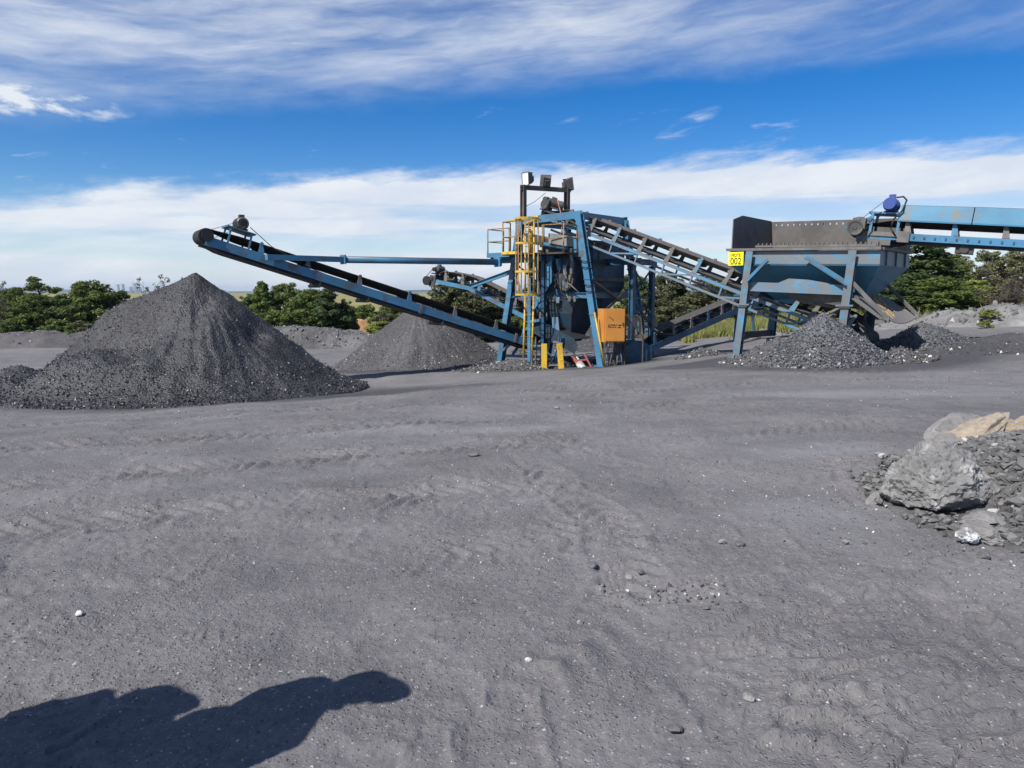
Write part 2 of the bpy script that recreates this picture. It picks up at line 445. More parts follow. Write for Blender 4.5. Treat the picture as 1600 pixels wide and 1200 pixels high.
# streaks drawn out along the wind: azimuth squeezed, elevation stretched, slightly tilted
tilt = t.math('SUBTRACT', el, t.math('MULTIPLY', az, .10))
warp = t.noise(comb(t.math('MULTIPLY', az, .05), t.math('MULTIPLY', el, .14)), 1.0, 4, .6)
warp = t.math('SUBTRACT', warp, .5)
fib = t.noise(comb(t.math('MULTIPLY', az, .055), t.math('ADD', t.math('MULTIPLY', tilt, .42), t.math('MULTIPLY', warp, 1.3))), 1.0, 6, .56, .25)
fib2 = t.noise(comb(t.math('MULTIPLY', az, .19), t.math('ADD', t.math('MULTIPLY', tilt, 1.1), t.math('MULTIPLY', warp, 2.2)), 4.2), 1.0, 7, .60, .3)
puff = t.noise(comb(t.math('MULTIPLY', az, .16), t.math('MULTIPLY', el, .42), 9.1), 1.0, 9, .62, .2)
flat = t.noise(comb(t.math('MULTIPLY', az, .035), t.math('MULTIPLY', el, .62), 3.3), 1.0, 6, .55, .1)
wob = t.math('SUBTRACT', puff, .5)
# upper cirrus sheet
lowA = t.math('ADD', t.math('ADD', 15.4, t.math('MULTIPLY', az, .066)), t.math('MULTIPLY', az2, -.0017))
dA = t.math('SUBTRACT', el, t.math('ADD', lowA, t.math('MULTIPLY', wob, 3.2)))
mA = t.math('MULTIPLY', t.ramp(dA, -1.6, 3.0), t.math('ADD', .16, t.math('MULTIPLY', t.ramp(t.math('ADD', t.math('MULTIPLY', fib, .6), t.math('MULTIPLY', fib2, .4)), .27, .76), .84)))
topA = t.math('ADD', 21.5, t.math('MULTIPLY', az, -.185))
mA = t.math('MULTIPLY', mA, t.math('SUBTRACT', 1.0, t.math('MULTIPLY', t.ramp(t.math('SUBTRACT', el, topA), -2.0, 4.5), .75)))
mA = t.math('MULTIPLY', mA, .86)
# bank low over the horizon
topB = t.math('ADD', t.math('ADD', 9.5, t.math('MULTIPLY', az, .046)), t.math('MULTIPLY', az2, -.0013))
dB = t.math('SUBTRACT', t.math('ADD', topB, t.math('ADD', t.math('MULTIPLY', wob, 2.6), t.math('MULTIPLY', t.math('SUBTRACT', fib2, .5), 2.0))), el)
edge = t.ramp(dB, -.35, 1.25)
body = t.math('ADD', .80, t.math('MULTIPLY', t.ramp(t.math('ADD', t.math('MULTIPLY', fib, .45), t.math('MULTIPLY', flat, .55)), .40, .58), .36))
depthB = t.ramp(dB, 2.0, 6.5)
gaps = t.math('MULTIPLY', t.ramp(flat, .56, .42), t.math('MULTIPLY', t.ramp(dB, 1.8, 3.2), .34))
mB = t.math('MULTIPLY', edge, t.math('SUBTRACT', body, gaps))
mB = t.math('MULTIPLY', mB, t.math('SUBTRACT', 1.0, t.math('MULTIPLY', depthB, .12)))
# scattered wisps in the clear band
wsp = t.math('MULTIPLY', t.ramp(t.math('ADD', t.math('MULTIPLY', fib2, .55), t.math('MULTIPLY', puff, .45)), .585, .70), .42)
wsp = t.math('MULTIPLY', wsp, t.ramp(el, 19.0, 12.0))
# one torn tuft right of centre
gx = t.math('DIVIDE', t.math('SUBTRACT', az, 12.9), 2.5); gy = t.math('DIVIDE', t.math('SUBTRACT', t.math('SUBTRACT', el, 12.0), t.math('MULTIPLY', t.math('SUBTRACT', az, 12.9), .42)), .75)
gg = t.math('SUBTRACT', 1.0, t.math('ADD', t.math('MULTIPLY', gx, gx), t.math('MULTIPLY', gy, gy)), clamp=True)
tuft = t.math('MULTIPLY', t.math('MULTIPLY', gg, 1.3), t.ramp(fib2, .42, .64), clamp=True)
tuft = t.math('MULTIPLY', tuft, .5)
gx = t.math('DIVIDE', t.math('SUBTRACT', az, -32.0), 6.0); gy = t.math('DIVIDE', t.math('SUBTRACT', el, 11.9), 1.2)
gg = t.math('SUBTRACT', 1.0, t.math('ADD', t.math('MULTIPLY', gx, gx), t.math('MULTIPLY', gy, gy)), clamp=True)
tuft2 = t.math('MULTIPLY', t.math('MULTIPLY', gg, 1.6), t.ramp(puff, .40, .6), clamp=True)
m = t.math('MAXIMUM', t.math('MAXIMUM', mA, mB), t.math('MAXIMUM', wsp, t.math('MAXIMUM', tuft, tuft2)))
m = t.math('MINIMUM', m, .95)
cl = t.mix(t.ramp(t.math('ADD', t.math('MULTIPLY', fib, .5), t.math('MULTIPLY', puff, .5)), .40, .62), (5.7, 6.2, 7.0), (6.9, 7.15, 7.5))
t.l.new(t.mix(m, hs.outputs[0], cl), bg.inputs['Color'])
bg.inputs['Strength'].default_value = .1

# ------------------------------------------------------------------ lie of the land
CTRL = np.array([
 (0, 0, 0), (-6, 0, 0), (6, 0, 0), (0, 5, 0), (-5, 6, -.02), (5, 6, .02), (0, 10, -.12), (-6, 10, -.2), (6, 11, .02), (11, 9, .1), (-12, 9, -.45),
 (0, -10, 0), (-12, -6, 0), (12, -6, .1),
 (-9, 17, -1.0), (-9, 22, -1.1), (-4.5, 21, -1.08), (-15, 20, -1.15), (-4, 16, -.62), (0, 16, -.38), (0, 20, -.72), (3, 19, -.42),
 (-.5, 29, -1.05), (3.3, 26.6, -.93), (5.6, 28.4, -.78), (1, 24, -.9), (9, 19.6, -.12), (7, 18.3, -.16), (12, 18.5, .1), (7, 23, -.25), (16, 20, .25), (12, 24, .05),
 (16, 26, .3), (20, 32, .6), (-5, 31, -1.4), (-9, 36, -1.5), (-20, 38, -1.5), (-30, 46, -1.5), (-10, 48, -1.35), (10, 36, -.5), (4, 40, -1.1), (22, 42, .75), (30, 40, .9),
 (-32, 20, -1.2), (34, 18, .5), (-40, 60, -1.7), (0, 62, -1.6), (40, 62, .8), (-60, 60, -1.8), (60, 50, 1.0), (0, -60, 0), (-60, -20, -.5), (60, -20, .5), (-5, 68, -1.7)], float)
def _tps(P, Q):
    d2 = ((P[:, None, :] - Q[None, :, :]) ** 2).sum(-1)
    return .5 * d2 * np.log(d2 + 1e-9)
_n = len(CTRL)
_A = np.zeros((_n + 3, _n + 3)); _A[:_n, :_n] = _tps(CTRL[:, :2], CTRL[:, :2]) + np.eye(_n) * .6
_A[:_n, _n] = 1; _A[:_n, _n + 1:] = CTRL[:, :2]; _A[_n, :_n] = 1; _A[_n + 1:, :_n] = CTRL[:, :2].T
_w = np.linalg.solve(_A, np.concatenate([CTRL[:, 2], np.zeros(3)]))
def Garr(x, y):
    x = np.asarray(x, float); y = np.asarray(y, float)
    r = np.hypot(x, y); k = np.minimum(1, 75 / np.maximum(r, 1e-6))
    P = np.stack([x * k, y * k], 1)
    z = np.empty(len(x))
    for i in range(0, len(x), 60000):
        z[i:i + 60000] = _tps(P[i:i + 60000], CTRL[:, :2]) @ _w[:_n] + _w[_n] + P[i:i + 60000] @ _w[_n + 1:]
    far = -2.6 + 4.3 * sstep(110, 900, r) - 26 * sstep(1000, 2600, r)
    far = far + (fbm(np.stack([x * .01, y * .01, 0 * x], 1), 3, 5)) * np.clip((r - 90) / 150, 0, 1) * .8
    return z + (far - z) * sstep(62, 120, r)
def G(x, y): return float(Garr(np.array([x]), np.array([y]))[0])

# wheel tracks: (points), half width, lug pitch, depth
TRACKS = [([(-5.2, 4.4), (-2.6, 5.6), (.6, 6.3), (4.5, 7.0), (8, 8.2)], .30, .17, .016),
          ([(-5.6, 6.0), (-3.0, 7.4), (.2, 8.3), (4, 9.2), (9, 11)], .30, .17, .014),
          ([(-6.5, 8.2), (-3.5, 9.4), (.5, 11), (5, 13)], .34, .2, .018),
          ([(-6, 3.2), (-3, 3.7), (-.5, 4.5), (2, 5.4), (6, 8)], .26, .16, .012),
          ([(-.6, 2.4), (.2, 3.1), (.7, 4.0), (.8, 5.2), (.2, 7)], .20, .21, .018),
          ([(.9, 2.2), (1.5, 3.0), (1.8, 4.0), (1.6, 5.6), (.6, 8)], .20, .24, .014),
          ([(-9, 11.5), (-3, 12.5), (3, 14.5), (9, 15.5), (16, 16.5)], .4, .22, .022),
          ([(-7, 13.5), (-2, 14.6), (4, 16.6), (10, 17.2), (18, 17.6)], .4, .22, .02)]
def tracks(x, y):
    h = np.zeros_like(x)
    wobx = fbm(np.stack([x * 1.3, y * 1.3, 0 * x], 1), 3, 77) * .16; lugv = sstep(-.2, .35, fbm(np.stack([x * 3, y * 3, 0 * x], 1), 2, 79))
    patch = sstep(-.32, .16, fbm(np.stack([x * .55, y * .55, 0 * x + 3], 1), 3, 78))
    for pts, hw, pitch, dep in TRACKS:
        # smooth the polyline
        P = np.array(pts, float)
        for _ in range(3):
            Q = [P[0]]
            for a, b in zip(P[:-1], P[1:]): Q += [a * .75 + b * .25, a * .25 + b * .75]
            Q.append(P[-1]); P = np.array(Q)
        best = np.full(len(x), 9.); bs = np.zeros(len(x)); bl = np.zeros(len(x)); acc = 0
        for a, b in zip(P[:-1], P[1:]):
            d = b - a; L = np.hypot(*d); d = d / L
            rx, ry = x - a[0], y - a[1]
            s = np.clip(rx * d[0] + ry * d[1], 0, L); l = rx * d[1] - ry * d[0]
            dist = np.hypot(rx - d[0] * s, ry - d[1] * s)
            k = dist < best
            best = np.where(k, dist, best); bs = np.where(k, acc + s, bs); bl = np.where(k, l, bl); acc += L
        u = np.abs(bl + wobx) / hw
        inside = sstep(1.15, .85, u) * (best < hw * 1.4)
        ph = (bs + np.abs(bl) * .75 + wobx * .6) / pitch
        saw = ph - np.floor(ph)
        lug = sstep(0, .12, saw) * sstep(.75, .2, saw) * (.35 + .65 * lugv)
        h += inside * (-.35 * dep + dep * 2.9 * (lug - .3)) * (.06 + .94 * patch)
        h += dep * .7 * np.exp(-((u - 1.15) / .18) ** 2) * (best < hw * 1.8) * (.3 + .7 * patch)
    return h
def detail(x, y):
    r = np.hypot(x, y)
    p = np.stack([x, y, 0 * x], 1)
    near = 1 / (1 + (r / 16) ** 2)
    h = fbm(p * .22, 3, 1) * .10 * sstep(2, 9, r) + fbm(p * .8, 4, 2) * .028 + fbm(p * 3.1, 4, 3, .55) * .013
    cl = np.clip(ridged(p * np.array([1.6, 2.4, 1]) + 5, 3, 9) - .45, 0, 1)
    h += cl * .03 * sstep(-.1, .4, fbm(p * .35, 2, 11))
    h += near * (fbm(p * 11, 3, 4, .6) * .0055 + np.abs(vnoise(p * 27, 6)) * .0045)
    h += tracks(x, y)
    q = np.stack([x * .94 + y * .34, (y * .94 - x * .34) * 2.1, 0 * x], 1)
    for sc, k, amp, sd_ in ((.75, 5.0, .026, 301), (1.9, 4.0, .015, 302)):
        nn = fbm(q * sc, 3, sd_, .5) * k; fr = nn - np.floor(nn)
        led = fr * sstep(1.0, .90, fr)
        h += led * 1.1 * amp * sstep(.02, .32, fbm(p * .55 + sd_, 3, sd_ + 5)) / (1 + (r / 22) ** 2)
    cl2 = np.clip(ridged(p * 3.4 + 9, 3, 310) - .52, 0, 1) * sstep(.0, .35, fbm(p * .6 + 4, 3, 311)); h += cl2 * .055 / (1 + (r / 14) ** 2)
    return h
# front sector fine, elsewhere coarse
th = np.concatenate([np.linspace(-46, 46, 560), np.linspace(50, 310, 66)]) * math.pi / 180
rr = [.5]
while rr[-1] < 40: rr.append(rr[-1] * (1.0068 if rr[-1] > 1.9 else 1.06))
while rr[-1] < 9000: rr.append(rr[-1] * 1.045)
rr = np.array(rr); nt, nr = len(th), len(rr)
X = (rr[:, None] * np.sin(th)[None, :]).ravel(); Y = (rr[:, None] * np.cos(th)[None, :]).ravel()
rad = np.hypot(X, Y)
Z = Garr(X, Y)
fine = (rad < 60)
Z[fine] += detail(X[fine], Y[fine])
V = np.concatenate([np.stack([X, Y, Z], 1), [[0, 0, G(0, 0)]]])
ii = (np.arange(nr - 1)[:, None] * nt + np.arange(nt)[None, :])
jj = (np.arange(nr - 1)[:, None] * nt + (np.arange(nt)[None, :] + 1) % nt)
F4 = np.stack([ii, ii + nt, jj + nt, jj], -1).reshape(-1, 4)
F3 = np.stack([np.full(nt, len(V) - 1), np.arange(nt), (np.arange(nt) + 1) % nt], 1)
ground = fast_mesh('ground', V, F4, F3, M['ground'], smooth=True)
tag(ground, 'grey coal dust yard with tyre tracks', kind='structure')
SPILL = [(-8.5, 19.5, 6.5, 3.6), (-4.6, 29.5, 4.3, 3.8), (9.3, 19.8, 3.4, 2.6), (1.8, 27.2, 3.4, 1.8), (13, 22, 3.2, 2.2), (7, 21.6, 2.6, 1.4)]
zone = np.zeros((len(V), 4), np.float32); zone[:, 3] = 1
vx, vy = V[:, 0], V[:, 1]; vr = np.hypot(vx, vy)
gn = fbm(np.stack([vx * .15, vy * .15, 0 * vx], 1), 3, 21)
zone[:, 0] = sstep(52, 60, vr + gn * 8)
for (cx, cy, a, b) in SPILL:
    d = np.hypot((vx - cx) / a, (vy - cy) / b) + gn * .35
    zone[:, 1] = np.maximum(zone[:, 1], sstep(1.25, .75, d))
for (cx, cy, a, b) in [(2.4, 5.4, 1.1, .9), (3.2, 7.6, 1.4, .7), (-1.5, 9.5, 3, .5), (6, 12.5, 3, .6), (-8, 44, 9, 2)]:
    d = np.hypot((vx - cx) / a, (vy - cy) / b) + gn * .5
    zone[:, 2] = np.maximum(zone[:, 2], sstep(1.1, .3, d))
ca = ground.data.color_attributes.new('zone', 'FLOAT_COLOR', 'POINT'); ca.data.foreach_set('color', zone.ravel())
def GD(x, y):
    a = np.array([x]); b = np.array([y]); return float((Garr(a, b) + (detail(a, b) if math.hypot(x, y) < 60 else 0))[0])

# ------------------------------------------------------------------ stone prototypes
def hull(n, sx, sy, sz, seed):
    r = np.random.default_rng(seed); p = r.normal(size=(n, 3)); p /= np.linalg.norm(p, axis=1)[:, None]
    p = p * r.uniform(.75, 1.05, (n, 1)) * np.array([sx, sy, sz])
    bm = bmesh.new()
    for q in p: bm.verts.new(q)
    res = bmesh.ops.convex_hull(bm, input=bm.verts)
    bmesh.ops.delete(bm, geom=[g for g in res['geom_interior'] if isinstance(g, bmesh.types.BMVert)], context='VERTS')
    bmesh.ops.triangulate(bm, faces=bm.faces)
    bm.verts.ensure_lookup_table(); bm.verts.index_update()
    vs = np.array([v.co[:] for v in bm.verts]); fs = np.array([[v.index for v in f.verts] for f in bm.faces]); bm.free()
    return vs, fs
LUMP = [hull(9, 1, .82, .72, 100 + i) for i in range(10)]
CHIP = [hull(7, 1, .7, .45, 200 + i) for i in range(8)]
SLAB = [hull(11, 1, .72, .3, 300 + i) for i in range(8)]
def rot_mats(n, rg, flat=False):
    if flat:
        yaw = rg.uniform(0, 2 * np.pi, n); tl = rg.normal(0, .3, n); rl = rg.normal(0, .3, n)
    else:
        yaw, tl, rl = rg.uniform(0, 2 * np.pi, (3, n))
    cy, sy, ct, st, cr, sr = np.cos(yaw), np.sin(yaw), np.cos(tl), np.sin(tl), np.cos(rl), np.sin(rl)
    z = np.zeros(n); o = np.ones(n)
    A = np.stack([np.stack([cy, -sy, z], 1), np.stack([sy, cy, z], 1), np.stack([z, z, o], 1)], 1)
    B = np.stack([np.stack([ct, z, st], 1), np.stack([z, o, z], 1), np.stack([-st, z, ct], 1)], 1)
    C = np.stack([np.stack([o, z, z], 1), np.stack([z, cr, -sr], 1), np.stack([z, sr, cr], 1)], 1)
    return A @ B @ C
def scatter(protos, pos, size, rg, flat=False):
    """many stones as one set of verts / triangles"""
    pos = np.asarray(pos); n = len(pos); which = rg.integers(0, len(protos), n); Rm = rot_mats(n, rg, flat)
    VV = []; FF = []; b = 0
    for k, (vs, fs) in enumerate(protos):
        idx = np.where(which == k)[0]
        if not len(idx): continue
        v = np.einsum('nij,vj->nvi', Rm[idx], vs) * np.asarray(size)[idx, None, None] + pos[idx, None, :]
        VV.append(v.reshape(-1, 3)); FF.append((fs[None] + (np.arange(len(idx)) * len(vs))[:, None, None] + b).reshape(-1, 3)); b += len(idx) * len(vs)
    return np.concatenate(VV), np.concatenate(FF)

# ------------------------------------------------------------------ coal heaps
def heap(name, label, cat, cx, cy, H, Rfun, mats, nch, csize, seed, group=None, rings=110, segs=300, rough=.05, top=.06, shape=None, protos=None, cbias=None, gull=.05, basez=None):
    rg = np.random.default_rng(seed)
    a = np.arange(segs) / segs * 2 * np.pi
    Rr = np.array([Rfun(x) for x in a]); Rr = Rr * (1 + .05 * fbm(np.stack([np.cos(a) * 1.6, np.sin(a) * 1.6, 0 * a + seed], 1), 3, seed))
    q = np.linspace(0, 1.06, rings) ** .85
    def prof(qq, aa):
        h = 1 - np.sign(qq) * np.abs(qq) ** 1.07
        h = np.where(h > 0, np.sqrt(h * h + top * top) - top, h)          # rounded tip
        tail = np.clip((qq - .82) / .25, 0, 1); h = h + .012 * tail * (1 - tail) * 4
        return h
    Q, A = np.meshgrid(q, a, indexing='ij'); RR = np.meshgrid(q, Rr, indexing='ij')[1]
    x = (cx + Q * RR * np.cos(A)).ravel(); y = (cy + Q * RR * np.sin(A)).ravel(); qf = Q.ravel(); af = A.ravel()
    gz = Garr(x, y) if basez is None else np.full(len(x), basez)
    hh = prof(qf, af) * H
    if shape is not None: hh = hh + shape(x - cx, y - cy, qf, af)
    # runs and gullies down the slope
    p3 = np.stack([np.cos(af) * 9, np.sin(af) * 9, qf * 1.3 + seed], 1)
    wp = fbm(np.stack([x * .9, y * .9, 0 * x + seed], 1), 3, seed + 8) * 1.6
    p3 = p3 + wp[:, None] * .5; p4 = np.stack([np.cos(af) * 26, np.sin(af) * 26, qf * 2.2 + seed], 1) + wp[:, None]
    hh = hh + (fbm(p3, 3, seed + 3) * gull + fbm(p4, 3, seed + 4) * gull * .4) * sstep(.12, .5, qf) * sstep(1.05, .8, qf)
    P = np.stack([x, y, hh], 1)
    hh = hh + fbm(P * 1.4, 3, seed + 5) * rough * 1.2 * sstep(0, .15, qf) + fbm(P * 7, 3, seed + 6, .6) * rough * .55
    z = gz + hh - .02 - .25 * sstep(1.0, 1.06, qf)
    V = np.stack([x, y, z], 1)
    i = np.arange(rings - 1)[:, None] * segs; j = np.arange(segs)[None, :]; j2 = (j + 1) % segs
    F4 = np.stack([i + j, i + segs + j, i + segs + j2, i + j2], -1).reshape(-1, 4)[:]
    # lumps lying on the surface
    k = rg.integers(0, len(V), nch * 3)
    wgt = qf[k] * (RR.ravel()[k] / RR.max()); keep = rg.uniform(0, 1, len(k)) < wgt
    if cbias is not None: keep &= rg.uniform(0, 1, len(k)) < cbias(x[k] - cx, y[k] - cy, qf[k])
    k = k[keep][:nch]
    sz = csize[0] + (csize[1] - csize[0]) * rg.uniform(0, 1, len(k)) ** 2.6
    sz = sz * (.7 + .6 * qf[k])
    pos = V[k] + rg.normal(0, .02, (len(k), 3)); pos[:, 2] += sz * .25
    cv, cf = scatter(protos or LUMP, pos, sz, rg)
    allv = np.concatenate([V, cv]); org = (cx, cy, G(cx, cy))
    o = fast_mesh(name, allv, F4, cf + len(V), mats, smooth=True, origin=org)
    mi = np.zeros(len(o.data.polygons), np.int32); sm = np.ones(len(mi), bool)
    mi[len(F4):] = 1; sm[len(F4):] = False
    o.data.polygons.foreach_set('material_index', mi); o.data.polygons.foreach_set('use_smooth', sm)
    tag(o, label, cat, group)
    return o
def ell(rx0, rx1, ry0, ry1):
    """radius by direction: -x, +x, -y, +y half-axes"""
    def f(a):
        c, s = math.cos(a), math.sin(a); rx = rx1 if c > 0 else rx0; ry = ry1 if s > 0 else ry0
        return 1 / math.sqrt((c / rx) ** 2 + (s / ry) ** 2)
    return f
def shape1(dx, dy, q, a):
    g = lambda x0, y0, sx, sy: np.exp(-((dx - x0) / sx) ** 2 - ((dy - y0) / sy) ** 2)
    h = -.55 * g(-.75, -1.9, .8, .8) + .42 * g(-2.1, -.7, 1.3, .6) - .24 * g(.5, -1.0, .35, .9) + .24 * g(1.2, -2.3, .55, 1.2)
    h += .34 * g(-2.7, -2.6, 1.1, .7) - .2 * g(1.9, -.7, .3, .6) - .35 * g(-1.9, -1.6, .7, .4) + .2 * g(-.1, -3.4, .8, .5)
    return h
HC = at(306, 424, 21.6)
heap('coal_heap', 'tall dark coal heap under the raised end of the longest conveyor, largest heap at left', 'coal heap', HC.x, 21.6, HC.z - G(HC.x, 21.6) + .62,
     ell(5.75, 4.72, 4.7, 4.8), [M['coal'], M['chunk']], 40000, (.008, .036), 31, 'coal heaps in the yard', rough=.075, top=.17, shape=shape1,
     cbias=lambda dx, dy, q: np.clip(.35 + .5 * (dx < -.3) + .4 * (q > .7), 0, 1), gull=.10)
heap('coal_heap', 'low dark mound of lumpy coal at the left foot of the tall heap', 'coal heap', -13.9, 20.7, 1.15, ell(3.2, 2.7, 2.2, 2.2), [M['coal'], M['chunk']], 6000, (.016, .06), 32,
     'coal heaps in the yard', rough=.09, top=.3, rings=60, segs=160, gull=.03)
P2 = at(656, 468, 31.2)
heap('coal_heap', 'grey cone of fine coal beneath the middle of the long blue conveyor', 'coal heap', P2.x, 31.2, P2.z - G(P2.x, 31.2) + .1, ell(3.75, 3.75, 3.6, 3.6), [M['coal_mid'], M['grit']], 11000, (.008, .036), 33,
     'coal heaps in the yard', rough=.04, top=.05, rings=90, cbias=lambda dx, dy, q: np.clip(q * 1.1 - .1, 0, 1), gull=.11)
P3 = at(1286, 491, 19.9)
heap('coal_heap', 'heap of bright coarse coal lumps in front of the hopper leg', 'coal heap', P3.x, 19.9, P3.z - G(P3.x, 19.9) + .22, ell(1.75, 1.9, 1.6, 1.8), [M['coal_lump'], M['chunk_pale']], 17000, (.014, .050), 34,
     'coal heaps in the yard', rough=.05, top=.10, rings=80, segs=200, gull=.02)
heap('coal_heap', 'small dusty mound at the foot of the left hopper leg', 'coal heap', at(1215, 545, 20.6).x, 20.6, .85, ell(1.6, 1.4, 1.3, 1.4), [M['coal_mid'], M['grit']], 1500, (.015, .06), 35,
     'coal heaps in the yard', rough=.05, top=.2, rings=50, segs=140, gull=.02)
heap('coal_heap', 'brownish mound of fines right of the conveyor tail drum', 'coal heap', at(1408, 560, 19.3).x, 19.3, .42, ell(.9, .9, .8, .9), [M['coal_mid'], M['grit']], 1300, (.015, .06), 36,
     'coal heaps in the yard', rough=.04, top=.2, rings=50, segs=140, gull=.02)
P4 = at(1450, 499, 21.7)
heap('coal_heap', 'dark lumpy heap behind the lowered steel flap of the hopper', 'coal heap', P4.x, 21.9, P4.z - G(P4.x, 21.9) + .12, ell(1.7, 2.0, 1.35, 1.6), [M['coal_lump'], M['chunk_pale']], 9000, (.012, .045), 37,
     'coal heaps in the yard', rough=.07, top=.25, rings=70, segs=200, gull=.03)
P5 = at(1545, 540, 21.0)
heap('coal_heap', 'smooth low bank of dust at the right behind the rock pile', 'coal heap', P5.x + .6, 21.0, .62, ell(3.0, 3.4, 2.2, 2.4), [M['coal_mid'], M['grit']], 600, (.015, .06), 38,
     'coal heaps in the yard', rough=.03, top=.4, rings=50, segs=160, gull=.02)
P6 = at(805, 556, 26.6)
heap('coal_heap', 'low spill of coal fines left of the ladder foot', 'coal heap', P6.x, 26.9, .48, ell(2.3, 1.3, 1.3, 1.5), [M['coal_mid'], M['grit']], 2200, (.015, .06), 39,
     'coal heaps in the yard', rough=.05, top=.3, rings=50, segs=160, gull=.03)
heap('coal_heap', 'small dark heap on open ground left of the hopper leg', 'coal heap', at(1095, 552, 25.5).x, 25.5, .42, ell(.9, .9, .8, .9), [M['coal_mid'], M['grit']], 900, (.015, .06), 40,
     'coal heaps in the yard', rough=.05, top=.2, rings=45, segs=120, gull=.02)
P7 = at(905, 500, 36)
heap('coal_heap', 'pale grey mound seen behind the legs of the screening tower', 'coal heap', P7.x, 37, P7.z - G(P7.x, 37) + .2, ell(3.4, 3.4, 3, 3), [M['coal_mid'], M['grit']], 1800, (.02, .08), 41,
     'coal heaps in the yard', rough=.05, top=.2, rings=50, segs=140, gull=.04)
P8 = at(1192, 508, 33)
heap('coal_heap', 'smooth grey mound on the grass behind the hopper leg', 'coal heap', P8.x, 33, P8.z - G(P8.x, 33) + .1, ell(1.5, 1.5, 1.3, 1.3), [M['berm'], M['grit']], 200, (.02, .08), 42,
     'coal heaps in the yard', rough=.03, top=.4, rings=40, segs=120, gull=.02)

PU = Vector((2.0, 28.3, 0))
heap('coal_heap', 'coal spilled in the shade under the screening tower', 'coal heap', 2.0, 28.2, .5, ell(1.7, 1.9, 1.5, 1.5), [M['coal'], M['chunk']], 2600, (.015, .055), 43,
     'coal heaps in the yard', rough=.07, top=.4, rings=50, segs=140, gull=.03)
# ------------------------------------------------------------------ spoil banks
def berm(name, label, pts, hw, m, seed, nch=600, cs=(.04, .2), cm='shale', rough=.2):
    """long bank along pts = [(x, y, crest z)], half-width hw"""
    rg = np.random.default_rng(seed)
    P = np.array(pts, float); seg = np.hypot(*(P[1:, :2] - P[:-1, :2]).T); S = np.concatenate([[0], np.cumsum(seg)])
    n = max(40, int(S[-1] / .16)); s = np.linspace(0, S[-1], n); c = np.stack([np.interp(s, S, P[:, i]) for i in range(3)], 1)
    d = np.gradient(c[:, :2], axis=0); d /= np.linalg.norm(d, axis=1)[:, None]; nrm = np.stack([d[:, 1], -d[:, 0]], 1)
    u = np.linspace(-1, 1, 46)
    X = c[:, None, 0] + nrm[:, None, 0] * u[None] * hw; Y = c[:, None, 1] + nrm[:, None, 1] * u[None] * hw
    x, y = X.ravel(), Y.ravel(); g = Garr(x, y)
    hgt = np.repeat(c[:, 2], len(u)) - g
    U = np.tile(u, n); pr = np.clip(1 - np.abs(U), 0, 1); pr = np.minimum(1, pr * 1.9) ** .9
    en = np.minimum(np.arange(n), np.arange(n)[::-1]) / 12; en = np.repeat(np.clip(en, 0, 1), len(u))
    p = np.stack([x, y, 0 * x], 1)
    h = hgt * pr * en * (1 + .22 * fbm(p * .5, 3, seed)) + fbm(p * 1.2, 4, seed + 1, .6) * rough * pr + np.abs(fbm(p * 4, 3, seed + 2)) * rough * .4 * pr
    z = g + h - .05 - .15 * (np.abs(U) > .97)
    V = np.stack([x, y, z], 1); nu = len(u)
    i = np.arange(n - 1)[:, None] * nu; j = np.arange(nu - 1)[None]
    F4 = np.stack([i + j, i + j + 1, i + nu + j + 1, i + nu + j], -1).reshape(-1, 4)
    k = rg.integers(0, len(V), nch); k = k[np.abs(U[k]) < .9]
    sz = cs[0] + (cs[1] - cs[0]) * rg.uniform(0, 1, len(k)) ** 3
    cv, cf = scatter(LUMP, V[k], sz, rg)
    o = fast_mesh(name, np.concatenate([V, cv]), F4, cf + len(V), [m, M[cm]], smooth=True, origin=tuple(V[len(V) // 2]))
    mi = np.zeros(len(o.data.polygons), np.int32); mi[len(F4):] = 1; o.data.polygons.foreach_set('material_index', mi)
    sm = mi == 0; o.data.polygons.foreach_set('use_smooth', sm)
    return tag(o, label, 'spoil bank')
def bpts(lst): return [(lambda p: (p.x, p.y, p.z))(at(a, b, c)) for a, b, c in lst]
berm('spoil_bank', 'long low dark bank of soil in front of the trees at far left', bpts([(-120, 522, 44), (0, 521, 45), (60, 519, 45), (100, 523, 45), (150, 521, 46), (260, 523, 46), (330, 524, 47)]), 2.4, M['berm_dark'], 51, 300, (.05, .2), 'grit', .25)
berm('spoil_bank', 'grey gravelly bank between the two tall coal heaps at left', bpts([(380, 512, 43), (450, 512, 43), (500, 513, 43), (540, 517, 43), (570, 522, 42.5), (640, 523, 42)]), 1.9, M['berm_mid'], 52, 1500, (.04, .16))
berm('spoil_bank', 'broad pale grey spoil bank under the trees at far right', bpts([(1395, 486, 33), (1430, 487, 32), (1500, 486, 31), (1560, 480, 30), (1620, 476, 29), (1800, 470, 28)]), 2.7, M['berm'], 53, 1500, (.04, .2), 'shale', .22)

